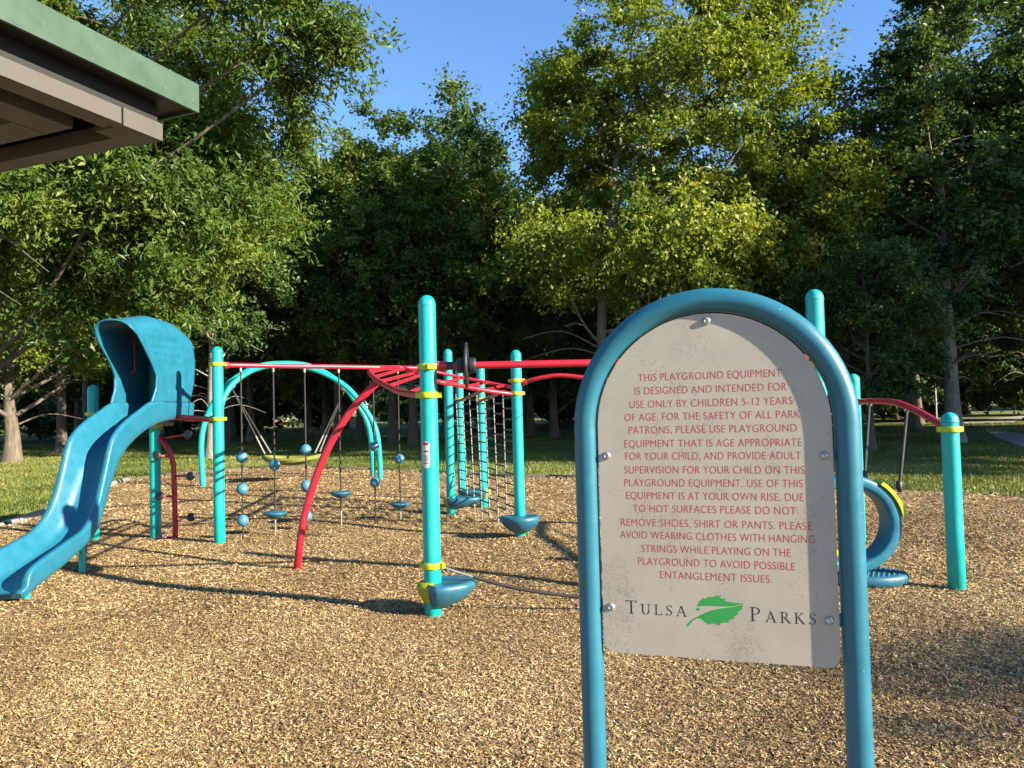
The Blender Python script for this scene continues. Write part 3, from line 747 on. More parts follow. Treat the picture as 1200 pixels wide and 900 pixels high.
# ================================================================== ARCH SWING
ap1 = [(238, 570, 15.9), (236, 520, 15.9), (243, 487, 16), (264, 453, 16.1), (298, 431, 16.3), (332, 426, 16.5), (366, 430, 16.7), (396, 447, 16.9), (419, 474, 17.1), (433, 505, 17.2), (437.5, 553, 17.3)]
ap2 = [(258, 575, 15.3), (255, 520, 15.4), (258, 480, 15.5), (271, 452, 15.7), (298, 433, 16.0), (332, 428, 16.2), (368, 433, 16.4), (404, 452, 16.5), (428, 480, 16.5), (442, 510, 16.5), (446, 558, 16.5)]
fr = thing('swing_frame', 'tall teal double-arch swing frame at the far side of the chips', 'swing frame', tuple(ground(238, 570)))
for ap in (ap1, ap2):
    P = [at(*q) for q in ap]; P[0].z = P[-1].z = -.03
    MB().tube(spline(P, 8), .06, 14).build('arch', MT['teal'], fr)
for q in ((272, 452, 15.95), (403, 455, 16.7)):
    MB().ball(at(*q), .07).build('swivel', MT['steel'], fr)
sw0 = at(343, 537, 16.4)
sw = thing('saucer_swing', 'lime green saucer swing hanging low under the teal arches', 'swing', tuple(sw0))
MB().tube([sw0 + Vector((.60*math.cos(t), .42*math.sin(t), .03*math.cos(2*t))) for t in [k*math.pi/24 for k in range(49)]], .055, 12, cap=False).build('rim', MT['swing'], sw)
MB().lathe([(0, -.16), (.2, -.14), (.4, -.08), (.5, -.02)], sw0, n=24).build('seat_net', MT['black'], sw)
for sx in (-1, 1):
    topq = at(272 if sx < 0 else 403, 456 if sx < 0 else 459, 15.95 if sx < 0 else 16.7)
    for sy in (-1, 1):
        e = sw0 + Vector((.55*sx, .2*sy, .12)); k = e.lerp(topq, .28)
        MB().tube([k, topq], .018, 8).build('cord', MT['rope'], sw)
        MB().tube([e, k], .02, 8).build('chain_sleeve', MT['chain'], sw)

# ================================================================== POD CLIMBER
pb = ground(206, 634)
pc = thing('pod_climber', 'red bent pole climber with black round foot pods either side', 'climber', tuple(pb))
Yp = pb.y
pole = spline([Vector((pb.x, Yp, -.05)), at(205, 600, Yp), at(204, 565, Yp), at(203, 545, Yp), at(199, 530, Yp), at(190, 516, Yp+.05), at(180, 502, Yp+.1)], 8)
MB().tube(pole, .032, 14).build('pole', MT['red'], pc)
for (px, py, ax, ay, mt) in ((220, 509, 195, 513, 'grey_pod'), (184, 534, 203, 535, 'black'), (223, 558, 205, 558, 'grey_pod'), (187, 581, 205, 582, 'black'), (224, 606, 206, 606, 'black'), (188, 629, 206, 630, 'black')):
    a = at(ax, ay, Yp); b = at(px, py, Yp - .12)
    rg = MB().tube([a, a.lerp(b, .5) + Vector((0, -.01, .0)), b], .0135, 10).build('rung', MT['red'], pc)
    d = Vector(((b - a).x*.35, -1, .1)).normalized()
    MB().lathe([(0, -.03), (.03, -.028), (.05, -.012), (.054, 0), (.05, .012), (.036, .022), (.026, .024), (.018, .020), (0, .020)], b, d, 22).build('foot_pod', MT[mt], rg)
for ch in pc.children:
    pass

# ================================================================== SLIDE
XR, XL = -4.07, -4.55
slide = thing('slide', 'blue moulded wave slide with tall hood and worn scuffed rim', 'slide', (-4.35, 6.6, 0))
low = spline([Vector((0, a, b)) for a, b in ((9.45,1.50),(8.79,1.48),(8.35,1.40),(8.0,1.27),(7.73,1.10),(7.53,.84),(7.38,.58),(7.2,.39),(6.85,.25),(6.53,.16),(6.2,.085))], 8)
rim = spline([Vector((0, a, b)) for a, b in ((9.45,1.70),(8.79,1.70),(8.35,1.70),(7.9,1.50),(7.6,1.27),(7.43,.96),(7.28,.66),(7.08,.47),(6.75,.37),(6.42,.29),(6.12,.21))], 8)
N = len(low); vs = []; fs = []
def section(i):
    l, r_ = low[i], rim[i]; t = i/(N-1)
    fl = max(0, (t-.55)/.45); xl = XL - .10*fl; xr = XR + .03*fl
    upv = (r_ - l)*(1 + .38*max(0, min(1, (t-.25)/.15))); fin = max(0, (t - .93)/.07); 
    wall = 1 - .55*fin*fin
    P = []
    def q(x, f): return Vector((x, 0, 0)) + l + upv*f*wall + (Vector((0,0,0)))
    w = xr - xl
    # outer right bottom -> outer right top -> rim -> inner right -> floor -> inner left -> rim -> outer left -> underside
    P += [q(xr-.045, .0), q(xr-.018, .10), q(xr-.008, .35), q(xr-.004, .62), q(xr+.004, .86), q(xr+.004, .95), q(xr-.006, 1.0), q(xr-.028, 1.02), q(xr-.05, .98), q(xr-.06, .90)]
    P += [q(xr-.078, .68), q(xr-.105, .42), q(xr-.135, .18), q(xr-.175, .06), q(xl+w*.5, .03), q(xl+.16, .06), q(xl+.125, .18), q(xl+.10, .42), q(xl+.078, .68)]
    P += [q(xl+.06, .90), q(xl+.05, .98), q(xl+.028, 1.02), q(xl+.006, 1.0), q(xl-.004, .95), q(xl-.004, .86), q(xl+.004, .62), q(xl+.008, .35), q(xl+.018, .10), q(xl+.045, .0)]
    return P
for i in range(N):
    P = section(i); n = len(P); vs += P
for i in range(N-1):
    for k in range(n): fs.append((i*n+k, i*n+(k+1) % n, (i+1)*n+(k+1) % n, (i+1)*n+k))
# rounded exit lip
last = section(N-1); cen = sum(last, Vector())/n
for j, (sc_, dy, dz) in enumerate(((.97, -.03, -.012), (.90, -.05, -.022), (.7, -.058, -.03))):
    for p in last: vs.append(cen + (p - cen)*Vector((1, 1, 1)).x*1.0 * (1 if False else 1) + Vector(((cen.x-p.x)*(1-sc_)*.3, dy, dz + (cen.z - .02 - p.z)*(1-sc_))))
for i in range(N-1, N+2):
    for k in range(n): fs.append((i*n+k, i*n+(k+1) % n, (i+1)*n+(k+1) % n, (i+1)*n+k))
mb = MB(); mb.add(vs, fs)
ends = vs[(N+2)*n:(N+3)*n]; mb.add(ends, [tuple((k, k+1, n-2-k, n-1-k)) for k in range(0, n//2 - 1)], False)
mb.build('chute', MT['blue'], slide)
# hood
def interp(tab, x):
    xs = [a for a, _ in tab]
    if x <= xs[0]: return tab[0][1]
    for (a, b), (c, d) in zip(tab, tab[1:]):
        if x <= c:
            return b + (d-b)*(x-a)/(c-a)
    return tab[-1][1]
YF = [(1.70, 8.35), (1.85, 8.43), (2.0, 8.43), (2.16, 8.30), (2.32, 8.13), (2.5, 7.95), (2.72, 7.86)]
YB = [(1.70, 9.34), (1.95, 9.46), (2.2, 9.50), (2.45, 9.44), (2.6, 9.36), (2.72, 9.26)]
HT = [(0, 2.58), (.2, 2.64), (.5, 2.71), (.8, 2.70), (1, 2.60)]
nu, nv = 120, 48; XC = (XL + XR)/2; hw = (XR - XL)/2
def hood(inner):
    g_ = []
    for j in range(nv + 1):
        v = j/nv; row = []
        for i in range(nu + 1):
            s = i/nu*2 - 1                      # -1 left bottom .. 0 top .. 1 right bottom
            a = abs(s); top = interp(HT, v)
            str_ = .52                          # share of path that is straight wall
            if a > 1 - str_:
                h = 1.70 + (top - .24 - 1.70) * (1 - a)/str_; x = 1.0
            else:
                t = a/(1 - str_)*math.pi/2; e = .78
                x = math.sin(t)**e; h = top - .24 + .24*max(0, math.cos(t))**e
            bulge = 1 + .06*math.sin(math.pi*v)*math.sin(math.pi*min(1, (h-1.7)/.7))
            flare = .022*max(0, 1 - v/.08)*max(0, min(1, (h - 1.72)/.25))
            y_ = interp(YF, h) + (interp(YB, h) - interp(YF, h))*v
            X = (hw*bulge + flare - (.022 if inner else 0)) * x
            hz = h - (.022*(1 - x) if inner else 0) + flare*(1-x)
            # moulded finger ribs and a worn hollow on the outer sides
            if not inner and .14 < v < .72:
                ed = min(1, (v-.14)/.06, (.72-v)/.06)
                for c0 in (2.415, 2.325, 2.235):
                    if abs(h - c0) < .036: X -= .010*ed*(1 if x > .9 else 0)*min(1, (.036-abs(h-c0))/.012)
                if 1.82 < h < 2.19: X -= .012*ed*min(1, (h-1.82)/.05, (2.19-h)/.012)
            if s < 0: X *= 1 - .15*max(0, min(1, (h - 1.75)/.35))*(1 - v)**.5
            row.append(Vector((XC + math.copysign(X, s), y_, hz)))
        g_.append(row)
    return g_
go, gi = hood(False), hood(True)
vs = [p for r_ in go for p in r_] + [p for r_ in gi for p in r_]; fs = []; q = nu + 1; B_ = q*(nv+1)
for j in range(nv):
    for i in range(nu):
        fs.append((j*q+i, j*q+i+1, (j+1)*q+i+1, (j+1)*q+i)); fs.append((B_+j*q+i, B_+(j+1)*q+i, B_+(j+1)*q+i+1, B_+j*q+i+1))
for i in range(nu):
    fs.append((i, B_+i, B_+i+1, i+1)); fs.append((nv*q+i, nv*q+i+1, B_+nv*q+i+1, B_+nv*q+i))
for j in range(nv):
    fs.append((j*q, (j+1)*q, B_+(j+1)*q, B_+j*q)); fs.append((j*q+nu, B_+j*q+nu, B_+(j+1)*q+nu, (j+1)*q+nu))
hd = MB().add(vs, fs).build('hood', MT['blue'], slide)
hb = spline([(XL+.03, 8.75, 2.05), (XL+.075, 8.75, 2.08), (XL+.08, 8.75, 2.2), (XL+.08, 8.75, 2.36), (XL+.075, 8.75, 2.46), (XL+.03, 8.75, 2.49)], 6)
MB().tube(hb, .012, 8).build('grab_handle', MT['red'], hd)
for (lx, ly) in ((-4.13, 6.27), (-4.22, 7.23), (-4.52, 6.27)):
    lz = .1 if ly < 6.5 else .42
    MB().tube([(lx, ly, -.1), (lx, ly, lz)], .03, 14).build('leg', MT['teal'], slide)
# platform the slide is bolted to
dk = thing('deck', 'small dark slide platform tucked behind the blue hood', 'platform', (-4.4, 9.9, 0))
MB().box((-4.8, 9.46, 1.46), (-4.16, 10.3, 1.50)).build('deck_board', MT['black'], dk)
MB().box((-4.8, 9.46, 1.40), (-4.72, 10.3, 1.458)).build('bracket', MT['steel'], dk)

# ================================================================== RING SEAT AND STEP (behind the sign)
rc_ = at(990, 613, 6.05)
rs = thing('ring_seat', 'blue moulded ring seat with lime plate hanging from the arched red bar', 'swing seat', tuple(rc_))
vs = []; fs = []; nu_, nv_ = 64, 28
for i in range(nu_):
    a = 2*math.pi*i/nu_; er = Vector((math.cos(a), .25*math.cos(a)*0, math.sin(a)))
    for k in range(nv_):
        b = 2*math.pi*k/nv_
        rr = .350 + .050*math.copysign(abs(math.cos(b))**.5, math.cos(b)); yy = .115*math.copysign(abs(math.sin(b))**.5, math.sin(b))
        vs.append(rc_ + Vector((er.x*rr*1.06, yy, er.z*rr)))
for i in range(nu_):
    for k in range(nv_): fs.append((i*nv_+k, i*nv_+(k+1) % nv_, ((i+1) % nu_)*nv_+(k+1) % nv_, ((i+1) % nu_)*nv_+k))
MB().add(vs, fs).build('ring', MT['blue'], rs)
pl_ = []; 
for k in range(9):
    a = math.radians(8 + 46*k/8); pl_.append((a, .405))
mb = MB(); vs = []; fs = []
for a, r_ in pl_:
    for yy in (-.128, .03): 
        for rr in (r_ - .012, r_+.016): vs.append(rc_ + Vector((math.cos(a)*rr*1.06, yy , math.sin(a)*rr)))
for i in range(8):
    o_ = i*4; fs += [(o_, o_+4, o_+5, o_+1), (o_+2, o_+3, o_+7, o_+6), (o_+1, o_+5, o_+7, o_+3), (o_, o_+2, o_+6, o_+4)]
fs += [(0, 1, 3, 2), (32, 34, 35, 33)]
mb.add(vs, fs, False); mb.build('plate', MT['yellow'], rs)
for (x0, y0, Y0, x1, y1) in ((1020, 478, 7.4, 1013, 560), (1064, 488, 6.75, 1054, 572)):
    a = min(archP, key=lambda p: abs(CX + F_PX*(p-CAM).dot(rt)/(p-CAM).dot(fw) - x0)) - Vector((0, 0, .03)); b = at(x1, y1, 6.15)
    rd = MB().tube([a, b], .0125, 10).build('hanger_rod', MT['rope'], rs)
    MB().ball(a, .026).build('rod_end', MT['steel'], rd); MB().lathe([(.012, -.06), (.022, -.05), (.026, 0), (.02, .03), (0, .035)], b, (0, 0, -1), 14).build('rod_boot', MT['black'], rd)
st0 = ground(1018, 690)
fsx = thing('stepping_pod', 'low oval blue stepping pod with ridged top under the ring seat', 'step', (st0.x, st0.y, 0))
mb = MB(); prof = [(.70, -.02), (.78, .02), (.86, .05), (.97, .07), (1.0, .095), (.99, .12), (.95, .132), (.88, .135), (0.01, .135)]; vs = []; fs = []; n = 36
for r_, h in prof:
    for k in range(n):
        t = 2*math.pi*k/n; vs.append(Vector((st0.x + .315*r_*math.cos(t), st0.y + .21*r_*math.sin(t), h)))
for i in range(len(prof)-1):
    for k in range(n): fs.append((i*n+k, i*n+(k+1) % n, (i+1)*n+(k+1) % n, (i+1)*n+k))
mb.add(vs, fs); mb.build('body', MT['pod'], fsx)
mb = MB()
for i in range(-6, 7):
    for j in range(-4, 5):
        x_, y_ = i*.042 + (.021 if j % 2 else 0), j*.038
        if (x_/.27)**2 + (y_/.17)**2 < 1: mb.lathe([(.012, .134), (.010, .1395), (0, .141)], (st0.x + x_, st0.y + y_, 0), n=8)
mb.build('grip_studs', MT['pod'], fsx)
sto = ground(1097, 713)
mb = MB(); mb.ball((sto.x, sto.y, .012), .04, (1.2, .8, .6), 14, 8)
tag(mb.build('stone', MT['stone'], None, (sto.x, sto.y, 0)), 'small brown stone lying alone on the wood chips', 'stone')

# ================================================================== BORDER TIMBERS
rng = random.Random(3)
i = 0; run = [p for p in edge if (p.y > 9.0 and p.x < -6.6) or (p.y > 13.5)]
acc = 0; seg = [edge[0]]
idx = [k for k, p in enumerate(edge) if p.y > 8.6 and p.x < 3.8]
P_ = [edge[k] for k in idx]; cur = P_[0]; dist = 0; cnt = 0; start = P_[0]
def timber(a, b):
    global cnt
    d = (b - a); L = d.length; ang = math.atan2(d.y, d.x)
    m_ = (a + b)/2
    pale = m_.x < -6.8 and m_.y < 17; hh = (.10 if pale else .065) + rng.uniform(-.012, .012)
    M_ = Matrix.Translation((m_.x, m_.y, 0)) @ Matrix.Rotation(ang, 4, 'Z')
    n = 10; vs = []; fs = []
    for x_ in (-L/2 + .03, -L/2 + .045, L/2 - .045, L/2 - .03):
        sh = .85 if abs(x_) > L/2 - .04 else 1
        for k in range(n):
            t = math.pi*k/(n-1); vs.append(M_ @ Vector((x_, .075*sh*math.cos(t), -.02 + (hh+.02)*sh*math.sin(t)**.6)))
    for q_ in range(3):
        for k in range(n-1): fs.append((q_*n+k, q_*n+k+1, (q_+1)*n+k+1, (q_+1)*n+k))
    fs += [tuple(range(n)), tuple(range(4*n-1, 3*n-1, -1))]
    o = MB().add(vs, fs).build('border_timber', MT['timber'] if pale else MT['timber_dark'], None, (m_.x, m_.y, 0))
    if pale: tag(o, 'pale weathered border timber edging the chips on the slide side', 'border timber', 'pale border timbers beside the slide')
    else: tag(o, 'low dark brown border timber along the back edge of the chips', 'border timber', 'dark border timbers behind the playground')
    cnt += 1
for p in P_[1:]:
    if (p - start).length > 1.75:
        timber(start, p); start = p

# ================================================================== TREES
def leaf_arrays(g, centres, per, spread, size, outward, flat=.7, slim=1.0):
    """each bough is a fan of twigs set with leaves, leaning outward and a little down"""
    m_ = len(centres); n = m_*per; K = max(5, per//26)
    ow = centres - outward; ow /= np.linalg.norm(ow, axis=1)[:, None] + 1e-6
    D = ow[:, None, :]*.75 + g.normal(0, 1, (m_, K, 3))*.62 + np.array([0, 0, -.05]); D /= np.linalg.norm(D, axis=2)[:, :, None]
    D[:, :, 2] *= flat; Ln = (1.0 + 1.5*g.random((m_, K)))
    ci = np.repeat(np.arange(m_), per); k = g.integers(0, K, n); u = .08 + .92*g.random(n)**.75
    sp_ = np.repeat(spread, per); d = D[ci, k]; L0 = Ln[ci, k]*sp_
    c = centres[ci] + d*(u*L0)[:, None] + g.normal(0, 1, (n, 3))*(sp_*.17)[:, None]; c[:, 2] -= .10*L0*u*u
    nr = g.normal(0, 1, (n, 3))*.7 + np.array([0, 0, .5]) + ow[ci]*.35
    nr /= np.linalg.norm(nr, axis=1)[:, None]
    t = d*.8 + g.normal(0, 1, (n, 3))*.7; t[:, 2] -= .3; t -= nr*(t*nr).sum(1)[:, None]; t /= np.linalg.norm(t, axis=1)[:, None]
    s = np.cross(nr, t); L = size*(.6 + .8*g.random(n)); Wd = L*(.24 + .12*g.random(n))*slim
    fold = nr*(L*.10)[:, None]
    V = np.stack([c - t*(L*.5)[:, None], c + s*Wd[:, None] - t*(L*.04)[:, None] + fold, c + t*(L*.5)[:, None], c - s*Wd[:, None] - t*(L*.04)[:, None] + fold], 1).reshape(-1, 3)
    return V, n
def make_tree(seed, H, trunk_h, R, ncl, per, leaf, cl, leafm, barkm, slim=1.0, tr=.22, shape='round', lean=(0, 0), squash=1.0, twin=False, bare=8, extra=()):
    """trunk with limbs, crown of leaf sprays; base at origin"""
    g = np.random.default_rng(seed); rz = (H - trunk_h)/2; cz = trunk_h + rz
    lob = g.normal(0, 1, (9, 3)); lob /= np.linalg.norm(lob, axis=1)[:, None]; la = g.uniform(.12, .42, 9)
    C = []
    while len(C) < ncl:
        d = g.normal(0, 1, 3); d /= np.linalg.norm(d)
        k = .66 + (np.clip(lob @ d, 0, 1)**4 * la).sum()
        rr = (g.random()**.42) * k
        p = d*rr
        if shape == 'round':
            q = np.array([p[0]*R, p[1]*R*squash, p[2]*rz])
        elif shape == 'broad':
            w = min(1.75, (1 - min(.93, p[2]**2))**-.38) if p[2] < .2 else 1.0
            q = np.array([p[0]*R*w, p[1]*R*w, p[2]*rz])
        else:   # tall: wider low, narrowing to the top
            w = 1.05 - .38*(p[2] + .4); q = np.array([p[0]*R*w, p[1]*R*w*squash, p[2]*rz])
        q += np.array([lean[0], lean[1], cz])
        if q[2] < trunk_h*.8: continue
        C.append(q)
    for (ex, ey, ez, ra, rb, m_) in extra:       # boughs that hang out of the main crown
        d = g.normal(0, 1, (m_, 3)); d *= (g.random(m_)**.4/np.linalg.norm(d, axis=1))[:, None]
        C += list(d*np.array([ra, ra, rb]) + np.array([ex, ey, ez]))
    C = np.array(C); ncl = len(C); spread = cl*(.55 + .8*g.random(ncl))
    V, n = leaf_arrays(g, C, per, spread, leaf, np.array([lean[0]*.6, lean[1]*.6, cz - rz*.3]), slim=slim)
    ct = np.clip(g.normal(.5, .24, ncl), 0, 1)
    T = np.clip(np.repeat(ct, per) + g.normal(0, .16, n), 0, 1)
    cm = array_mesh('crown', V, np.arange(4*n).reshape(-1, 4), leafm, np.repeat(T, 4))
    mb = MB(); rg = random.Random(seed)
    stems = [(0, 0)] if not twin else [(-.3, 0), (.32, .1)]
    tops = []
    for sx, sy in stems:
        P = []; K = 9
        for k in range(K):
            t = k/(K-1); h = t*(trunk_h + rz*1.35)
            P.append(Vector((sx*(1 + 1.2*t) + lean[0]*t*t + rg.uniform(-.12, .12)*t*2, sy + lean[1]*t*t + rg.uniform(-.12, .12)*t*2, h - .05)))
        P = spline(P, 3); m_ = len(P)
        rad = [tr*(1 - .82*(k/(m_-1))**.9)*(1 + .55*math.exp(-P[k].z*1.6)) for k in range(m_)]
        mb.tube(P, rad, 10); tops.append((P, rad))
    nl = min(ncl, 26)
    hang = []; e_ = ncl
    for x_ in reversed(extra): e_ -= x_[5]; hang += [e_, e_ + x_[5]//2]
    for iq, q in enumerate(C[list(g.permutation(ncl)[:nl]) + hang]):
        P, rad = tops[rg.randrange(len(tops))]; q = Vector(q)
        zt = max(trunk_h*.7, q.z - (Vector((q.x, q.y, 0)).length)*(.7 if iq < nl else .3) - .4)
        k = min(range(len(P)), key=lambda a: abs(P[a].z - zt)); a = P[k]
        mid = a.lerp(q, .5) + Vector((rg.uniform(-.3, .3), rg.uniform(-.3, .3), -.1*(q - a).length*.6))
        lp = spline([a, mid, q], 5); r0_ = min(rad[k]*.6, .075)
        mb.tube(lp, [r0_*(1 - .85*i/(len(lp)-1)) for i in range(len(lp))], 6)
        for _ in range(2):        # forked twigs
            b = lp[rg.randrange(4, len(lp)-2)]; e = b + Vector((rg.uniform(-1, 1), rg.uniform(-1, 1), rg.uniform(-.5, .6)))*1.1
            mb.tube([b, b.lerp(e, .5) + Vector((0, 0, .1)), e], [r0_*.35, r0_*.25, r0_*.08], 5, cap=False)
    for _ in range(bare):         # dead lower branches
        P, rad = tops[rg.randrange(len(tops))]; k = rg.randrange(4, max(6, len(P)//2)); a = P[k]
        th = rg.uniform(0, 6.28); L = rg.uniform(.35, .8)*R
        e = a + Vector((math.cos(th)*L, math.sin(th)*L, rg.uniform(-.2, .25)*L)); mid = a.lerp(e, .5) + Vector((0, 0, .15*L))
        mb.tube(spline([a, mid, e], 4), [.035*(1 - .8*i/8) for i in range(9)], 5, cap=False)
    me = bpy.data.meshes.new('trunk'); me.from_pydata([tuple(v) for v in mb.v], [], mb.f); me.polygons.foreach_set('use_smooth', mb.s)
    me.materials.append(barkm); me.update()
    return me, cm
def plant(proto, x, y, s, rz, label, group=None, name='tree', sz=1.0):
    t = thing(name, label, 'tree', (x, y, 0), group); t.rotation_euler = (0, 0, rz); t.scale = (s, s, s*sz)
    for nm, me in (('trunk', proto[0]), ('crown', proto[1])):
        o = bpy.data.objects.new(nm, me); COL.objects.link(o); o.parent = t
    return t

NEAR = make_tree(11, 17.0, 2.3, 7.2, 480, 520, .132, .50, MT['leaf_mid'], MT['bark'], slim=.58, tr=.30, shape='broad', bare=12, extra=((1.6, -2.6, 5.6, 2.3, 1.2, 44), (4.4, -.4, 5.0, 2.5, 2.0, 90), (5.6, .8, 6.8, 1.9, 2.4, 60), (7.7, -1.6, 7.7, 1.1, .45, 12), (7.0, -2.2, 8.6, 1.2, .5, 12)))
LOW = make_tree(12, 9.0, 1.4, 5.0, 170, 420, .11, .48, MT['leaf_low'], MT['bark'], tr=.2)
BIG = make_tree(13, 18.8, 4.4, 6.3, 230, 420, .15, .62, MT['leaf_bright'], MT['pale_bark'], tr=.24, twin=True, bare=12, lean=(1.9, 0),
    extra=((-1.2, -2.2, 6.6, 1.9, 1.6, 24), (1.6, -3.6, 6.2, 2.4, 1.6, 26), (6.6, -1.5, 8.6, 2.2, 2.2, 28), (5.0, -3.0, 6.6, 2.0, 1.4, 20), (-2.0, 0, 11.0, 1.8, 2.2, 20), (4.8, -1, 14.5, 2.6, 1.8, 26)))
WA = make_tree(21, 18.0, 3.0, 5.2, 160, 300, .20, .74, MT['leaf_mid'], MT['bark'], tr=.26, shape='tall')
WB = make_tree(22, 17.0, 3.8, 4.6, 150, 300, .20, .70, MT['leaf_dark'], MT['bark'], tr=.22, shape='tall')
WC = make_tree(23, 15.0, 1.8, 5.4, 160, 300, .20, .76, MT['leaf_dark'], MT['bark'], tr=.25)
RT = make_tree(24, 16.5, 4.4, 3.9, 190, 300, .165, .58, MT['leaf_dark'], MT['pale_bark'], tr=.25, shape='tall', bare=14)
SH = make_tree(25, 5.2, .25, 3.4, 120, 150, .26, .55, MT['leaf_dark'], MT['bark'], tr=.07, bare=2)

plant(NEAR, -11.5, 13.8, 1.0, 0, 'broad leafy tree reaching over the pavilion corner with pointed mid-green leaves')
plant(LOW, -18.3, 27.0, 1.22, 1.0, 'low lime-green tree with a few yellow leaves beyond the slide')
plant(BIG, 3.5, 26.0, 1.0, 0.0, 'tallest sunlit yellow-green tree with twin pale trunks behind the sign')
plant(RT, 14.6, 24.5, 1.0, .5, 'dark tall tree with a bare grey trunk behind the short post')
plant(RT, 18.8, 25.5, 1.05, 2.6, 'dark tree at the edge of the asphalt path')
plant(WB, 12.8, 31.0, .88, 2.0, 'dark round-topped tree between the sunlit tree and the bare grey trunk')
plant(WC, 10.6, 22.0, .5, 1.2, 'small shaded tree with low boughs behind the ring seat')
plant(WA, -13.0, 33.0, .9, .3, 'tree whose lit trunk stands just past the slide chute')
plant(WB, -19.8, 32.5, .95, 1.3, 'tree with a mottled trunk seen above the low grass beyond the chute')
plant(RT, -10.6, 26.0, .78, 4.0, 'slim tree with a thin pale trunk beside the slide hood')
plant(WA, -5.6, 34.5, .88, 3.3, 'tree with a stout trunk right behind the rope bar')
plant(WB, -3.4, 38.0, 1.10, 5.0, 'tallest rounded treetop in the woods above the chain net')
woods = 'trees of the shaded woods behind the lawn'
wl = 'leafy woodland tree in the shaded stand behind the playground'
for k, (x, y, pr, s) in enumerate([(-8.6, 36.5, WA, .90), (-4.4, 32.6, WA, .80), (-1.2, 33.5, WA, .80), (-14.5, 41, WB, .95), (-12.2, 44, WA, .95), (-10.6, 42, WC, 1.05), (-8.4, 40.5, WB, .95), (-17.5, 46, WA, 1.0), (-23, 40, WA, 1.0),
        (-27, 46, WC, 1.1), (-31, 38, WA, 1.0), (-36, 47, WB, 1.1), (1.0, 43, WA, .9), (5.5, 46, WB, 1.05), (2.0, 36, WC, .85), (9.5, 41, WA, .95), (15, 40, WB, 1.0), (20, 37, WC, 1.05),
        (25, 33, WB, 1.0), (23.5, 43, WA, 1.05), (29, 41, WB, 1.1), (-20, 56, WA, 1.1), (-28, 58, WB, 1.1), (8, 57, WC, 1.15), (18, 55, WA, 1.15), (28, 54, WC, 1.2), (36, 48, WB, 1.1), (1, 60, WB, 1.1),
        (-38, 60, WC, 1.2), (-14, 62, WC, 1.1), (-2.5, 55, WC, 1.05), (13, 66, WC, 1.2), (-19, 128, WC, 1.15), (-25, 125, WB, 1.1), (-13, 127, WC, 1.1), (24, 68, WC, 1.25), (38, 62, WC, 1.2), (-24, 70, WC, 1.2)]):
    plant(pr, x, y, s, k*1.7, wl, woods)
for k, (x, y, s) in enumerate([(-33, 52, 1.1), (-28.5, 50, .9), (-24, 52, 1.0), (-19.5, 50, .85), (-30, 64, 1.3), (-22, 63, 1.2), (-17, 66, 1.0), (-.8, 50, .9), (3.5, 52, 1.0), (7.6, 50, .85),
        (11, 53, 1.05), (15, 49, .9), (19.5, 50, 1.0), (24, 48, 1.0), (28.5, 48, 1.1), (33, 45, 1.0), (-4.2, 64, 1.15), (-14.6, 88, .8), (-11.2, 78, .75), (4, 66, 1.3), (17, 62, 1.3), (31, 60, 1.4), (40, 55, 1.3), (-40, 50, 1.2)]):
    t = plant(SH, x, y, s, k*2.3, 'dark leafy shrub filling the shade under the woodland trees', 'shrubs under the woodland trees', name='shrub'); t['category'] = 'shrub'
shade = 'trees standing toward the sun that shade the lawn'
for k, (x, y, pr, s) in enumerate([(29, 9.2, WA, .95), (25, 15.0, WA, .95), (31, 18, WC, 1.1), (30, 24, WA, 1.0), (38, 14, WB, 1.05), (40, 24, WC, 1.1), (46, 18, WA, 1.1), (36, 31, WB, 1.05)]):
    plant(pr, x, y, s, k*2.1, 'tree at the sunny side of the lawn beyond the path', shade)
plant(WB, 22.8, -6.3, .54, .3, 'young tree on the sunny side whose top shades the chips')

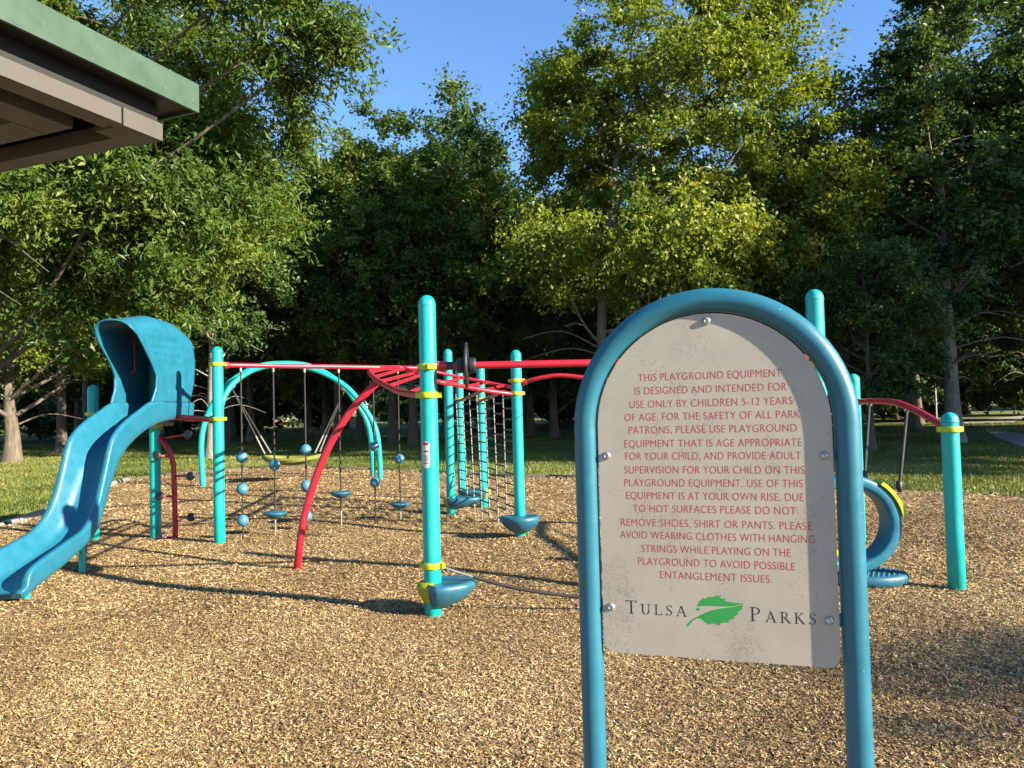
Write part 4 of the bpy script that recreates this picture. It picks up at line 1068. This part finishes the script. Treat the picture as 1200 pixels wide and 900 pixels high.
# far wood edge: reads as one mass
g = np.random.default_rng(99); nC = 3400
th = g.uniform(-.95, .95, nC); rad_ = 96 + 45*g.random(nC)**1.4; x = rad_*np.sin(th); y = rad_*np.cos(th)
ok = ~((np.abs(x/y + .165) < .055) & (y < 125)); x, y = x[ok], y[ok]; nC = len(x)
z = g.random(nC)**.8*16
V, n = leaf_arrays(g, np.stack([x, y, z + .3], 1), 40, np.full(nC, 1.8), .9, np.array([0, 140, 4]))
o = bpy.data.objects.new('far_woods', array_mesh('far_woods', V, np.arange(4*n).reshape(-1, 4), MT['leaf_dark'], g.random(4*n)*.6)); COL.objects.link(o)
tag(o, 'distant wood edge beyond the lawn', kind='stuff')

# ================================================================== FAR HOUSE AND SMALL THINGS
hc = at(470, 490, 112); hx, hy = hc.x, hc.y
hs = thing('house', 'white house glimpsed between trunks past the far lawn', 'house', (hx, hy, 0))
MB().box((hx-5, hy, -.1), (hx+5, hy+7, 3.1)).build('wall', MT['white'], hs)
mb = MB(); mb.add([(hx-5.5, hy-.6, 3.1), (hx+5.5, hy-.6, 3.1), (hx+5.5, hy+7.6, 3.1), (hx-5.5, hy+7.6, 3.1), (hx-5.5, hy+3.5, 5.4), (hx+5.5, hy+3.5, 5.4)], [(0,1,5,4), (2,3,4,5), (1,2,5), (3,0,4), (3,2,1,0)], False); mb.build('roof', MT['roof'], hs)
for wx in (-3.6, -1.2, 2.6): MB().box((hx+wx, hy-.03, 1.0), (hx+wx+1.1, hy-.004, 2.3)).build('window', MT['glass'], hs)
MB().box((hx+.7, hy-.04, 0), (hx+1.6, hy-.004, 2.1)).build('door', MT['roof'], hs)
for px, lab in ((329, 'small tan brick block seen through the trunks behind the swing'), (416, 'small tan brick block beside the far house')):
    q = at(px, 495, 84); t = thing('brick_block', lab, 'brick block', (q.x, q.y, 0))
    MB().box((q.x-.75, q.y-.4, -.1), (q.x+.75, q.y+.4, .85)).build('base', MT['brick'], t); MB().box((q.x-.82, q.y-.46, .852), (q.x+.82, q.y+.46, .95)).build('coping', MT['timber'], t)
q = at(1097, 480, 44); t = thing('metal_pole', 'slender grey metal pole among the dark trunks past the arched bar', 'pole', (q.x, q.y, 0))
MB().tube([(q.x, q.y, 0), (q.x, q.y, 2.6)], .05, 10).build('shaft', MT['steel'], t); MB().lathe([(.05, 2.6), (.07, 2.61), (.07, 2.68), (0, 2.72)], (q.x, q.y, 0), n=12).build('cap', MT['steel'], t)
